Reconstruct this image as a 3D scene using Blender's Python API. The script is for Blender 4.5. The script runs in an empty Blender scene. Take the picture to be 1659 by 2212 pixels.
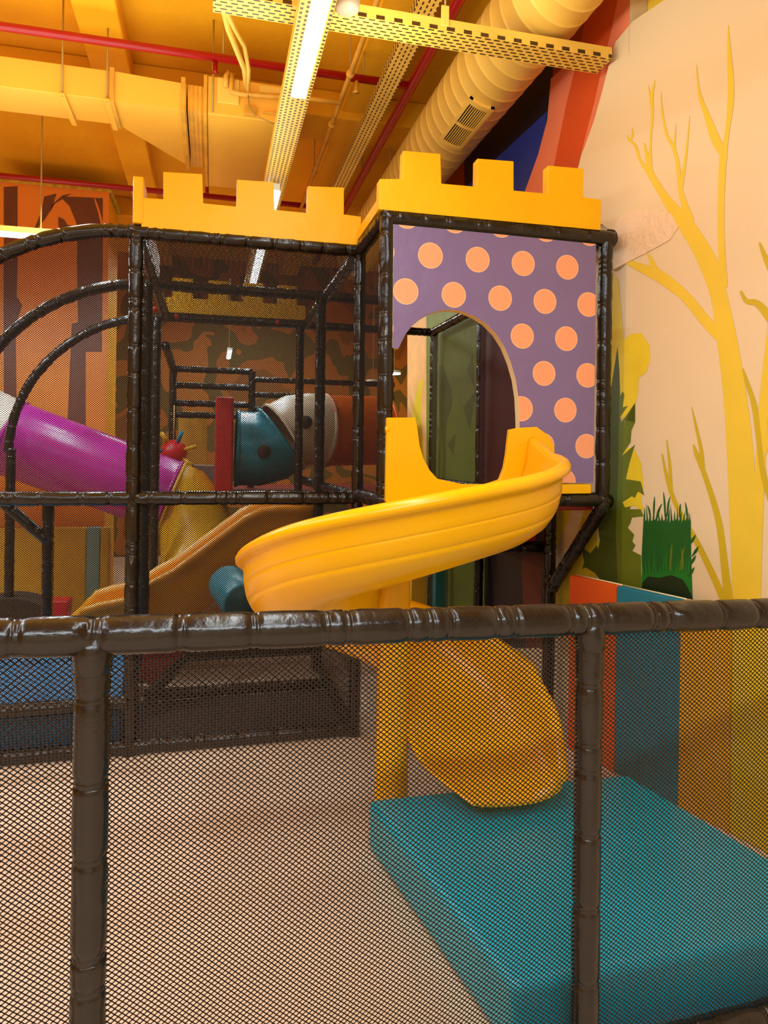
import bpy, bmesh, math, random
import numpy as np
from mathutils import Vector, Matrix
from mathutils.geometry import tessellate_polygon

random.seed(7)
V = Vector
PI = math.pi
scn = bpy.context.scene
COL = scn.collection

# ------------------------------------------------------------------ camera
IW, IH, FPX = 1659, 2212, 1500.0
YAW, ROLL, HOR = math.radians(13.9), 0.0135, 979.0
CAM = V((0, 0, 1.6))
fwd = V((math.sin(YAW), math.cos(YAW), 0))
rgt0 = V((math.cos(YAW), -math.sin(YAW), 0))
up0 = V((0, 0, 1))
rgt = rgt0 * math.cos(ROLL) + up0 * math.sin(ROLL)
upv = up0 * math.cos(ROLL) - rgt0 * math.sin(ROLL)
cd = bpy.data.cameras.new('camera')
cam = bpy.data.objects.new('camera', cd)
COL.objects.link(cam)
cd.sensor_width = 36.0
cd.lens = FPX / IH * 36.0
cd.shift_y = -(IH / 2 - HOR) / IH
cd.clip_start = 0.05
cam.matrix_world = Matrix(((rgt.x, upv.x, -fwd.x, CAM.x), (rgt.y, upv.y, -fwd.y, CAM.y), (rgt.z, upv.z, -fwd.z, CAM.z), (0, 0, 0, 1)))
scn.camera = cam


def ray(u, v):
    return rgt * ((u - IW / 2) / FPX) + upv * (-(v - HOR) / FPX) + fwd


def onY(u, v, Y):
    d = ray(u, v)
    return CAM + d * (Y / d.y)


def onX(u, v, X):
    d = ray(u, v)
    return CAM + d * (X / d.x)


def onZ(u, v, Z):
    d = ray(u, v)
    return CAM + d * ((Z - CAM.z) / d.z)


def onP(u, v, p0, n):
    d = ray(u, v)
    return CAM + d * ((p0 - CAM).dot(n) / d.dot(n))


def proj(p):
    q = V(p) - CAM
    z = q.dot(fwd)
    return (IW / 2 + FPX * q.dot(rgt) / z, HOR - FPX * q.dot(upv) / z)


# --------------------------------------------------------------- materials
def lin(c):
    c = c / 255.0
    return c / 12.92 if c <= 0.04045 else ((c + 0.055) / 1.055) ** 2.4


def rgb(r, g, b):
    return (lin(r), lin(g), lin(b), 1.0)


MATS = {}


def mat(name, col, rough=0.5, var=0.06, scale=6.0, bump=0.0, bscale=40.0, metal=0.0, coat=0.0, spec=0.5, emit=0.0):
    if name in MATS:
        return MATS[name]
    m = bpy.data.materials.new(name)
    m.use_nodes = True
    nt = m.node_tree
    b = nt.nodes['Principled BSDF']
    tc = nt.nodes.new('ShaderNodeTexCoord')
    n = nt.nodes.new('ShaderNodeTexNoise')
    n.inputs['Scale'].default_value = scale
    n.inputs['Detail'].default_value = 4
    nt.links.new(tc.outputs['Object'], n.inputs['Vector'])
    r = nt.nodes.new('ShaderNodeValToRGB')
    c = rgb(*col)
    r.color_ramp.elements[0].position = 0.3
    r.color_ramp.elements[1].position = 0.7
    r.color_ramp.elements[0].color = tuple(max(0, x * (1 - var)) for x in c[:3]) + (1,)
    r.color_ramp.elements[1].color = tuple(min(1, x * (1 + var)) for x in c[:3]) + (1,)
    nt.links.new(n.outputs['Fac'], r.inputs['Fac'])
    nt.links.new(r.outputs['Color'], b.inputs['Base Color'])
    b.inputs['Roughness'].default_value = rough
    b.inputs['Metallic'].default_value = metal
    b.inputs['Specular IOR Level'].default_value = spec
    b.inputs['Coat Weight'].default_value = coat
    b.inputs['Coat Roughness'].default_value = 0.12
    if emit:
        b.inputs['Emission Color'].default_value = c
        b.inputs['Emission Strength'].default_value = emit
    if bump:
        n2 = nt.nodes.new('ShaderNodeTexNoise')
        n2.inputs['Scale'].default_value = bscale
        n2.inputs['Detail'].default_value = 3
        nt.links.new(tc.outputs['Object'], n2.inputs['Vector'])
        bp = nt.nodes.new('ShaderNodeBump')
        bp.inputs['Strength'].default_value = bump
        bp.inputs['Distance'].default_value = 0.02
        nt.links.new(n2.outputs['Fac'], bp.inputs['Height'])
        nt.links.new(bp.outputs['Normal'], b.inputs['Normal'])
    MATS[name] = m
    return m


def emis(name, col, strength):
    m = bpy.data.materials.new(name)
    m.use_nodes = True
    nt = m.node_tree
    nt.nodes.clear()
    o = nt.nodes.new('ShaderNodeOutputMaterial')
    e = nt.nodes.new('ShaderNodeEmission')
    e.inputs['Color'].default_value = (*col, 1)
    e.inputs['Strength'].default_value = strength
    nt.links.new(e.outputs[0], o.inputs[0])
    return m


def mnode(nt, op, a, b=None, c=None):
    n = nt.nodes.new('ShaderNodeMath')
    n.operation = op
    for i, x in enumerate((a, b, c)):
        if x is None:
            continue
        if isinstance(x, (int, float)):
            n.inputs[i].default_value = x
        else:
            nt.links.new(x, n.inputs[i])
    return n.outputs[0]


def dot_material():
    """purple vinyl with a staggered lattice of round peach dots, laid out in world X / Z"""
    m = mat('polka dot vinyl', (125, 106, 151), 0.33, 0.05, 3.0, 0.25, 9.0)
    nt = m.node_tree
    b = nt.nodes['Principled BSDF']
    ramp = [n for n in nt.nodes if n.type == 'VALTORGB'][0]
    tc = [n for n in nt.nodes if n.type == 'TEX_COORD'][0]
    sp = nt.nodes.new('ShaderNodeSeparateXYZ')
    nt.links.new(tc.outputs['Object'], sp.inputs[0])
    x, z = sp.outputs['X'], sp.outputs['Z']
    PX, PZ = DOT_P
    dmin = None
    for ox, oz in ((DOT_O[0], DOT_O[1]), (DOT_O[0] + PX / 2, DOT_O[1] + PZ / 2)):
        fx = mnode(nt, 'SUBTRACT', mnode(nt, 'FRACT', mnode(nt, 'ADD', mnode(nt, 'DIVIDE', mnode(nt, 'SUBTRACT', x, ox), PX), 20.5)), 0.5)
        fz = mnode(nt, 'SUBTRACT', mnode(nt, 'FRACT', mnode(nt, 'ADD', mnode(nt, 'DIVIDE', mnode(nt, 'SUBTRACT', z, oz), PZ), 20.5)), 0.5)
        fx = mnode(nt, 'MULTIPLY', fx, PX)
        fz = mnode(nt, 'MULTIPLY', fz, PZ)
        d = mnode(nt, 'SQRT', mnode(nt, 'ADD', mnode(nt, 'MULTIPLY', fx, fx), mnode(nt, 'MULTIPLY', fz, fz)))
        dmin = d if dmin is None else mnode(nt, 'MINIMUM', dmin, d)
    msk = mnode(nt, 'LESS_THAN', dmin, DOT_R)
    rim = mnode(nt, 'LESS_THAN', dmin, DOT_R - 0.004)
    mx = nt.nodes.new('ShaderNodeMix')
    mx.data_type = 'RGBA'
    nt.links.new(msk, mx.inputs['Factor'])
    nt.links.new(ramp.outputs[0], mx.inputs[6])
    mx2 = nt.nodes.new('ShaderNodeMix')
    mx2.data_type = 'RGBA'
    nt.links.new(rim, mx2.inputs['Factor'])
    mx2.inputs[6].default_value = rgb(250, 190, 145)
    mx2.inputs[7].default_value = rgb(250, 165, 120)
    nt.links.new(mx2.outputs[2], mx.inputs[7])
    nt.links.new(mx.outputs[2], b.inputs['Base Color'])
    return m


def perforated(name, col, px, py, hx, hy, ax=('X', 'Y'), rough=0.45, offs=True):
    """painted sheet steel with rows of dark slots"""
    m = mat(name, col, rough, 0.12, 5.0)
    nt = m.node_tree
    b = nt.nodes['Principled BSDF']
    ramp = [n for n in nt.nodes if n.type == 'VALTORGB'][0]
    tc = [n for n in nt.nodes if n.type == 'TEX_COORD'][0]
    sp = nt.nodes.new('ShaderNodeSeparateXYZ')
    nt.links.new(tc.outputs['Object'], sp.inputs[0])
    a, c = sp.outputs[ax[0]], sp.outputs[ax[1]]
    row = mnode(nt, 'DIVIDE', c, py)
    rowi = mnode(nt, 'FLOOR', row)
    fy = mnode(nt, 'ABSOLUTE', mnode(nt, 'SUBTRACT', mnode(nt, 'SUBTRACT', row, rowi), 0.5))
    ua = mnode(nt, 'DIVIDE', a, px)
    if offs:
        ua = mnode(nt, 'ADD', ua, mnode(nt, 'MULTIPLY', rowi, 0.5))
    fx = mnode(nt, 'ABSOLUTE', mnode(nt, 'SUBTRACT', mnode(nt, 'FRACT', ua), 0.5))
    k = mnode(nt, 'MULTIPLY', mnode(nt, 'LESS_THAN', fx, hx), mnode(nt, 'LESS_THAN', fy, hy))
    mx = nt.nodes.new('ShaderNodeMix')
    mx.data_type = 'RGBA'
    nt.links.new(k, mx.inputs['Factor'])
    nt.links.new(ramp.outputs[0], mx.inputs[6])
    mx.inputs[7].default_value = rgb(70, 45, 12)
    nt.links.new(mx.outputs[2], b.inputs['Base Color'])
    return m


def patches(name, cols, scale, rough=0.6, seed=0.0):
    """blotchy printed mural: several flat colours from one noise field"""
    m = mat(name, cols[0], rough)
    nt = m.node_tree
    ramp = [n for n in nt.nodes if n.type == 'VALTORGB'][0]
    nz = [n for n in nt.nodes if n.type == 'TEX_NOISE'][0]
    nz.inputs['Scale'].default_value = scale
    nz.inputs['Detail'].default_value = 1.5
    nz.inputs['Distortion'].default_value = 0.6
    cr = ramp.color_ramp
    cr.interpolation = 'CONSTANT'
    while len(cr.elements) > 1:
        cr.elements.remove(cr.elements[-1])
    cr.elements[0].position = 0.0
    cr.elements[0].color = rgb(*cols[0])
    for i, c in enumerate(cols[1:]):
        e = cr.elements.new(0.38 + 0.28 * (i) / max(1, len(cols) - 1))
        e.color = rgb(*c)
    return m


# ------------------------------------------------------------ mesh helpers
class MB:
    def __init__(s):
        s.v, s.f, s.m, s.sm = [], [], [], []

    def add(s, vs, fs, mi=0, smooth=False):
        o = len(s.v)
        s.v += [tuple(x) for x in vs]
        s.f += [tuple(i + o for i in f) for f in fs]
        s.m += [mi] * len(fs)
        s.sm += [smooth] * len(fs)
        return s

    def box(s, lo, hi, mi=0):
        x0, y0, z0 = lo
        x1, y1, z1 = hi
        vs = [(x0, y0, z0), (x1, y0, z0), (x1, y1, z0), (x0, y1, z0), (x0, y0, z1), (x1, y0, z1), (x1, y1, z1), (x0, y1, z1)]
        return s.add(vs, [(0, 3, 2, 1), (4, 5, 6, 7), (0, 1, 5, 4), (1, 2, 6, 5), (2, 3, 7, 6), (3, 0, 4, 7)], mi)

    def prism(s, poly, ext, mi=0, side=None):
        """poly: 3D points of a flat outline; ext: extrusion vector"""
        n = len(poly)
        p = [V(q) for q in poly]
        q = [a + V(ext) for a in p]
        tri = tessellate_polygon([p])
        side = mi if side is None else side
        s.add(p + q, [tuple(t) for t in tri], mi)
        o = len(s.v) - 2 * n
        for t in tri:
            s.f.append(tuple(o + n + i for i in reversed(t)))
            s.m.append(mi)
            s.sm.append(False)
        for i in range(n):
            j = (i + 1) % n
            s.f.append((o + i, o + j, o + n + j, o + n + i))
            s.m.append(side)
            s.sm.append(False)
        return s

    def flat(s, poly, mi=0):
        p = [V(q) for q in poly]
        return s.add(p, [tuple(t) for t in tessellate_polygon([p])], mi)

    def tube(s, pts, r, n=12, mi=0, cap=True, rf=None):
        P = [V(p) for p in pts]
        T = []
        for i in range(len(P)):
            a, b = P[max(0, i - 1)], P[min(len(P) - 1, i + 1)]
            T.append((b - a).normalized())
        ref = V((0, 0, 1)) if abs(T[0].z) < 0.9 else V((1, 0, 0))
        N = (ref - T[0] * ref.dot(T[0])).normalized()
        vs = []
        for i, p in enumerate(P):
            N = (N - T[i] * N.dot(T[i])).normalized()
            B = T[i].cross(N)
            for k in range(n):
                a = 2 * PI * k / n
                rr = r if rf is None else rf(i, a)
                vs.append(p + (N * math.cos(a) + B * math.sin(a)) * rr)
        fs = []
        for i in range(len(P) - 1):
            for k in range(n):
                k2 = (k + 1) % n
                fs.append((i * n + k, i * n + k2, (i + 1) * n + k2, (i + 1) * n + k))
        if cap:
            fs.append(tuple(reversed(range(n))))
            fs.append(tuple((len(P) - 1) * n + k for k in range(n)))
        return s.add(vs, fs, mi, True)

    def loft(s, rings, closed=True, mi=0, smooth=True, cap=True):
        n = len(rings[0])
        vs = [p for r in rings for p in r]
        fs = []
        for i in range(len(rings) - 1):
            for k in range(n if closed else n - 1):
                k2 = (k + 1) % n
                fs.append((i * n + k, i * n + k2, (i + 1) * n + k2, (i + 1) * n + k))
        s.add(vs, fs, mi, smooth)
        if cap and closed:
            for r in (rings[0], rings[-1]):
                s.flat(r, mi)
        return s

    def build(s, name, mats, parent=None, bevel=0.0, seg=2, weld=False):
        me = bpy.data.meshes.new(name)
        me.from_pydata([tuple(x) for x in s.v], [], s.f)
        for m in (mats if isinstance(mats, (list, tuple)) else [mats]):
            me.materials.append(m)
        me.polygons.foreach_set('material_index', s.m)
        me.polygons.foreach_set('use_smooth', s.sm)
        bm = bmesh.new()
        bm.from_mesh(me)
        if bevel or weld:
            bmesh.ops.remove_doubles(bm, verts=bm.verts, dist=1e-5)
        bmesh.ops.recalc_face_normals(bm, faces=bm.faces)
        bm.to_mesh(me)
        bm.free()
        me.update()
        o = bpy.data.objects.new(name, me)
        COL.objects.link(o)
        if parent is not None:
            o.parent = parent
            o.matrix_parent_inverse = Matrix.Translation(-parent.location)
        if bevel:
            b = o.modifiers.new('bevel', 'BEVEL')
            b.width = bevel
            b.segments = seg
            b.limit_method = 'ANGLE'
            b.angle_limit = math.radians(35)
            for p in me.polygons:
                p.use_smooth = True
            try:
                w = o.modifiers.new('wn', 'WEIGHTED_NORMAL')
                w.keep_sharp = False
            except Exception:
                pass
        return o


def tag(o, label, cat, group=None, kind=None):
    if label:
        o['label'] = label
    if cat:
        o['category'] = cat
    if group:
        o['group'] = group
    if kind:
        o['kind'] = kind
    return o


def thing(name, label, cat, loc=(0, 0, 0), group=None):
    o = bpy.data.objects.new(name, None)
    COL.objects.link(o)
    o.location = loc
    return tag(o, label, cat, group)


def struct(o):
    o['kind'] = 'structure'
    return o


def arc_pts(c, a0, a1, r, n, ex, ez):
    c, ex, ez = V(c), V(ex), V(ez)
    return [c + ex * (r * math.cos(a0 + (a1 - a0) * i / n)) + ez * (r * math.sin(a0 + (a1 - a0) * i / n)) for i in range(n + 1)]


def padded(pts, r, seed=0, gap=(0.13, 0.22), n=14, wr=0.0016):
    """foam sleeve tube in glossy vinyl, pinched by cable ties at irregular steps"""
    R = random.Random(seed)
    P = [V(p) for p in pts]
    L = [0.0]
    for a, b in zip(P, P[1:]):
        L.append(L[-1] + (b - a).length)
    tot = L[-1]
    ties = []
    t = R.uniform(0.05, 0.12)
    while t < tot - 0.03:
        ties.append(t)
        t += R.choice((R.uniform(*gap), R.uniform(*gap), gap[0] * 0.45))
    S = {0.0, tot}
    t = 0
    while t < tot:
        S.add(t)
        t += 0.045
    for q in ties:
        for d in (-0.022, -0.009, -0.0065, -0.004, 0.004, 0.0065, 0.009, 0.022):
            if 0 < q + d < tot:
                S.add(q + d)
    S = sorted(S)
    out, rad = [], []
    j = 0
    for x in S:
        while j < len(L) - 2 and x > L[j + 1]:
            j += 1
        k = (x - L[j]) / max(1e-9, L[j + 1] - L[j])
        out.append(P[j].lerp(P[j + 1], min(1, k)))
        d = min([abs(x - q) for q in ties] or [9])
        rad.append(r * (0.93 if d < 0.0045 else 0.895 if d < 0.0075 else 0.955 if d < 0.0095 else 0.99 if d < 0.024 else 1.0 + R.uniform(-0.012, 0.02)))
    ph = [R.uniform(0, 6.28) for _ in range(8)]

    def rf(i, a):
        return rad[i] + wr * math.sin(3 * a + ph[i % 8]) + wr * 0.6 * math.sin(5 * a + ph[(i * 3) % 8])
    mb = MB()
    mb.tube(out, r, n, 0, True, rf)
    return mb


def net_mesh(name, O, U, Vv, w, h, pu, pv, th, material, parent, keep=None, warp=0.0, seed=0):
    """knotless diamond netting: every strand between two knots is real geometry with open holes between"""
    O, U, Vv = np.array(O, float), np.array(U, float), np.array(Vv, float)
    nu, nv = int(w / (pu / 2)), int(h / (pv / 2))
    du, dv = w / nu, h / nv
    I, J = np.meshgrid(np.arange(nu), np.arange(nv), indexing='ij')
    I, J = I.ravel(), J.ravel()
    up = ((I + J) % 2 == 0)
    a = np.stack([I * du, np.where(up, J, J + 1) * dv], 1)
    b = np.stack([(I + 1) * du, np.where(up, J + 1, J) * dv], 1)
    if keep is not None:
        m = (a + b) / 2
        k = keep(m[:, 0], m[:, 1])
        a, b, up = a[k], b[k], up[k]
    if warp:
        def wf(p):
            q = p.copy()
            q[:, 0] += warp * (np.sin(p[:, 1] * 5.1 + p[:, 0] * 2.3 + seed) + 0.5 * np.sin(p[:, 1] * 11 - p[:, 0] * 7))
            q[:, 1] += warp * (np.sin(p[:, 0] * 4.3 - p[:, 1] * 1.7 + seed * 2) + 0.5 * np.sin(p[:, 0] * 9 + p[:, 1] * 6))
            return q
        a, b = wf(a), wf(b)
    d = b - a
    d /= np.linalg.norm(d, axis=1, keepdims=True)
    p = np.stack([-d[:, 1], d[:, 0]], 1) * (th / 2)
    e = d * (th * 0.35)
    mid0, mid1 = a * 0.75 + b * 0.25, a * 0.25 + b * 0.75
    kn = 1.45      # thicker at the knots
    pts = np.stack([a - e + p * kn, a - e - p * kn, mid0 - p * 0.85, mid1 - p * 0.85, b + e - p * kn, b + e + p * kn, mid1 + p * 0.85, mid0 + p * 0.85], 1)
    n = len(a)
    if seed % 1 == 0:
        pass
    P3 = O + pts.reshape(-1, 2)[:, :1] * U + pts.reshape(-1, 2)[:, 1:] * Vv
    base = (np.arange(n) * 8)[:, None]
    F = np.concatenate([base + [0, 1, 2, 7], base + [7, 2, 3, 6], base + [6, 3, 4, 5]], 1).reshape(-1, 4)
    me = bpy.data.meshes.new(name)
    me.vertices.add(len(P3))
    me.vertices.foreach_set('co', P3.astype(np.float32).ravel())
    me.loops.add(F.size)
    me.loops.foreach_set('vertex_index', F.astype(np.int32).ravel())
    me.polygons.add(len(F))
    me.polygons.foreach_set('loop_start', np.arange(0, F.size, 4, dtype=np.int32))
    me.update(calc_edges=True)
    me.materials.append(material)
    o = bpy.data.objects.new(name, me)
    COL.objects.link(o)
    if parent is not None:
        o.parent = parent
        o.matrix_parent_inverse = Matrix.Translation(-parent.location)
    return o


# ------------------------------------------------------------- palette
M_pad = mat('black vinyl sleeve', (23, 17, 12), 0.25, 0.15, 9.0, 0.16, 30.0, coat=0.08, spec=0.45)
M_net = mat('black netting', (30, 21, 12), 0.7, 0.1)
M_netb = mat('brown netting', (40, 24, 12), 0.7, 0.1)
M_yel = mat('yellow vinyl pad', (250, 186, 0), 0.42, 0.03, 4.0, 0.3, 6.0, spec=0.3)
M_slide = mat('golden yellow plastic', (255, 184, 0), 0.27, 0.03, 3.0, 0.02, 60.0, spec=0.38)
M_seam = mat('slide seam line', (214, 128, 0), 0.4)
M_teal = mat('teal vinyl', (0, 184, 218), 0.3, 0.06, 4.0, 0.12, 7.0)
M_ceil = mat('yellow ceiling paint', (250, 174, 0), 0.7, 0.10, 1.4, 0.25, 12.0)
M_duct = mat('yellow painted sheet metal', (254, 204, 92), 0.42, 0.06, 2.0)
M_ductb = mat('yellow stained metal', (222, 160, 52), 0.5, 0.22, 7.0)
M_red = mat('red sprinkler paint', (165, 14, 16), 0.3, 0.08)
M_redpad = mat('red vinyl', (190, 22, 24), 0.35, 0.08)
M_beige = mat('beige wall paint', (234, 208, 166), 0.55, 0.03, 1.2, 0.06, 30.0)
M_stucco = mat('pale stucco patch', (240, 208, 172), 0.4, 0.04, 3.0, 0.5, 28.0)
M_wire = mat('grey steel wire', (176, 138, 66), 0.5)
M_white = mat('white housing', (235, 225, 205), 0.4)
M_cream = mat('cream piping', (244, 226, 176), 0.45, 0.03)
L_white = emis('tube light glow', (1.0, 0.98, 0.92), 9.0)

GX = (-0.40, 0.80, 2.00)        # column lines of the frame, 1.2 m modules
YF = 3.855                       # facade plane
YT = 3.225                       # tower front plane
ZT = 2.745                       # top rail
ZD = 1.345                       # deck rail
PR = 0.0375                      # padded tube radius

# =================================================================== ROOM
fl = MB().box((-6, -4, -0.1), (4, 12, 0))
M_floor = mat('pale beige floor', (232, 204, 176), 0.42, 0.05, 1.6, 0.03, 8.0)
struct(fl.build('floor', M_floor))

ce = MB()
ZC = 4.55
ce.box((-6, -4, ZC), (4, 12, ZC + 0.1))
for y in (2.2, 5.6, 8.6):
    ce.box((-6, y, ZC - 0.22), (4, y + 0.45, ZC))
for x in (-3.4, -0.9, 0.98, 1.95):
    ce.box((x, -4, ZC - 0.16), (x + 0.28, 12, ZC))
struct(ce.build('ceiling', M_ceil, bevel=0.015))

# right wall: a near mural wall at 15 degrees, turning at a corner into a rear mural wall beside the frame
W0 = V((2.085, 3.215, 0))
WD = V((0.2588, -0.9659, 0))            # along the near wall, towards the viewer
WN = V((-0.9659, -0.2588, 0))           # its normal, into the room
XW = 2.085                              # rear wall plane
ZW = 3.86
M_leafy = mat('mural yellow', (250, 208, 62), 0.55, 0.03)
M_tree = mat('mural pale yellow', (236, 200, 54), 0.55, 0.03)
M_olive = mat('mural olive yellow', (206, 176, 22), 0.55, 0.04)
M_bush = mat('mural bright yellow', (238, 208, 36), 0.55, 0.05)
M_gdark = mat('mural dark olive green', (74, 88, 14), 0.55, 0.1)
M_gmid = mat('mural olive green', (104, 116, 18), 0.55, 0.08)
M_grass = mat('mural grass green', (18, 92, 30), 0.5, 0.1)
M_grass2 = mat('mural bright grass green', (18, 120, 34), 0.5, 0.1)
M_gblack = mat('mural near black green', (20, 44, 18), 0.5, 0.1)
M_night = mat('mural night blue black', (24, 16, 28), 0.5)
M_blue = mat('mural deep blue', (36, 56, 150), 0.5, 0.08)
M_salmon = mat('mural salmon', (250, 138, 98), 0.5, 0.04)
M_orange = mat('mural orange', (228, 88, 34), 0.5, 0.05)
M_rust = mat('mural rust red', (176, 52, 20), 0.5, 0.06)
M_maroon = mat('mural maroon', (110, 42, 30), 0.55, 0.08)
M_moss = mat('mural moss green', (112, 128, 34), 0.55, 0.12)
M_peach = mat('mural peach', (240, 188, 120), 0.55, 0.1)
M_fade = mat('mural faded olive', (214, 190, 130), 0.5, 0.04)
wall_m = [M_beige, M_tree, M_olive, M_bush, M_gdark, M_gmid, M_grass, M_grass2, M_gblack, M_night, M_blue, M_salmon, M_orange, M_rust, M_maroon, M_moss, M_peach, M_stucco, M_leafy, M_fade]
wi = {m.name: i for i, m in enumerate(wall_m)}
wr = MB()
pa, pb = W0.copy(), W0 + WD * 3.2
t = V((0.1, 0, 0))
ex = [(1321, 584), (1321, 498), (1300, 484), (1222, 478), (1226, 450), (1240, 392), (1258, 330), (1284, 258), (1300, 200), (1322, 114), (1330, 90)]
wr.prism([pb, pb + up0 * ZW, pa + up0 * ZW + WD * 0.02] + [onP(u, v, W0, WN) for u, v in ex[::-1]] + [W0 + up0 * onP(1343, 573, W0, WN).z, pa], -WN * 0.06, 0)
# recessed bulkhead above the near wall
wr.prism([pa - WN * 0.1 + up0 * ZW, pb - WN * 0.1 + up0 * ZW, pb - WN * 0.1 + up0 * ZC, pa - WN * 0.1 + up0 * ZC], -WN * 0.1, wi['mural yellow'])
wr.box((XW, W0.y, 0), (XW + 0.1, 6.75, ZC), 0)
wr.box((4.0, -4, 0), (4.1, 12, ZC), 0)
foldu0, foldu1 = proj(W0 + up0 * 0.2), proj(W0 + up0 * 3.6)


def clip_half(poly, sgn):
    """part of a pixel outline on one side of the wall corner"""
    def side(p):
        k = (p[1] - foldu0[1]) / (foldu1[1] - foldu0[1])
        return sgn * (p[0] - (foldu0[0] + k * (foldu1[0] - foldu0[0]))) + (2.5 if sgn > 0 else -0.6)
    out = []
    for i in range(len(poly)):
        a, b = poly[i], poly[(i + 1) % len(poly)]
        sa, sb = side(a), side(b)
        if sa >= 0:
            out.append(a)
        if sa * sb < 0:
            k = sa / (sa - sb)
            out.append((a[0] + k * (b[0] - a[0]), a[1] + k * (b[1] - a[1])))
    return out


layer = [0]


def paint(poly, mname, which='both'):
    """flat painted shape: cut into triangles first, each laid on the wall face it falls on"""
    layer[0] += 1
    off = 0.0007 + 0.00004 * layer[0]
    P = [V((u, v, 0)) for u, v in poly]
    for t in tessellate_polygon([P]):
        tri = [poly[k] for k in t]
        if which == 'ext':
            wr.flat([onP(u, v, W0 + WN * off, WN) for u, v in tri], wi[mname])
        if which in ('both', 'near'):
            q = clip_half(tri, 1)
            if len(q) > 2:
                wr.add([onP(u, v, W0 + WN * off, WN) for u, v in q], [tuple(range(len(q)))], wi[mname])
        if which in ('both', 'rear'):
            q = clip_half(tri, -1)
            if len(q) > 2:
                wr.add([onX(u, v, XW - off) for u, v in q], [tuple(range(len(q)))], wi[mname])


def stroke(pts, mname, which='both'):
    """tapered painted branch: pts = (u, v, width)"""
    L, Rr = [], []
    n = len(pts)
    sm = []
    for i in range(n - 1):        # smooth a little
        p0, p1, p2, p3 = pts[max(0, i - 1)], pts[i], pts[i + 1], pts[min(n - 1, i + 2)]
        for k in range(4):
            t = k / 4
            sm.append(tuple(0.5 * ((2 * b) + (-a + c) * t + (2 * a - 5 * b + 4 * c - d) * t * t + (-a + 3 * b - 3 * c + d) * t ** 3) for a, b, c, d in zip(p0, p1, p2, p3)))
    sm.append(pts[-1])
    for i, (u, v, w) in enumerate(sm):
        a, b = sm[max(0, i - 1)], sm[min(len(sm) - 1, i + 1)]
        dx, dy = b[0] - a[0], b[1] - a[1]
        l = math.hypot(dx, dy) or 1
        w = max(w, 1.0)
        L.append((u - dy / l * w / 2, v + dx / l * w / 2))
        Rr.append((u + dy / l * w / 2, v - dx / l * w / 2))
    paint(L + Rr[::-1], mname, which)


# --- rear wall, high: night sky, salmon and orange arch, beige beyond
paint([(1150, 80), (1215, 40), (1262, 60), (1180, 412), (1140, 900), (880, 900), (900, 560), (960, 380)], 'mural night blue black', 'rear')
paint([(1182, 240), (1085, 330), (990, 420), (940, 470), (1000, 560), (1145, 520), (1175, 300)], 'mural deep blue', 'rear')
paint([(940, 380), (1003, 330), (1003, 480), (940, 480)], 'mural rust red', 'rear')
paint([(1298, -60), (1256, -60), (1195, 70), (1194, 175), (1260, 120), (1300, 40)], 'mural rust red', 'rear')
paint([(1345, -60), (1420, -60), (1400, 20), (1345, 150), (1300, 250), (1240, 360), (1225, 520), (1120, 520), (1135, 410), (1162, 335), (1182, 260), (1190, 170), (1252, 115)], 'mural salmon', 'rear')
paint([(1275, -60), (1420, -60), (1334, 0), (1322, 60), (1304, 130), (1284, 220), (1258, 320), (1240, 400), (1230, 520), (1180, 520), (1196, 360), (1222, 230), (1250, 115), (1266, 30)], 'mural orange', 'rear')
# --- rear wall, behind the frame: maroon, moss green and peach bands with plants
paint([(1185, 640), (1045, 640), (1045, 1150), (1185, 1150)], 'mural maroon', 'rear')
paint([(1180, 1150), (1045, 1150), (1040, 1400), (1180, 1400)], 'mural night blue black', 'rear')
paint([(1170, 1200), (1125, 1200), (1135, 1400), (1170, 1400)], 'mural maroon', 'rear')
paint([(1046, 640), (920, 640), (920, 1400), (1046, 1400)], 'mural moss green', 'rear')
paint([(921, 640), (880, 640), (880, 1400), (921, 1400)], 'mural peach', 'rear')
stroke([(958, 1050, 7), (960, 980, 7), (958, 920, 12), (962, 860, 30), (952, 790, 10)], 'mural dark olive green', 'rear')
for q in (((950, 930), (935, 900), (940, 960)), ((966, 960), (985, 935), (980, 985)), ((1000, 880), (1030, 840), (1015, 930)), ((1008, 800), (1022, 760), (1025, 840))):
    paint(list(q), 'mural dark olive green', 'rear')
stroke([(905, 1000, 26), (900, 900, 18), (910, 820, 8)], 'mural bright yellow', 'rear')
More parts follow.
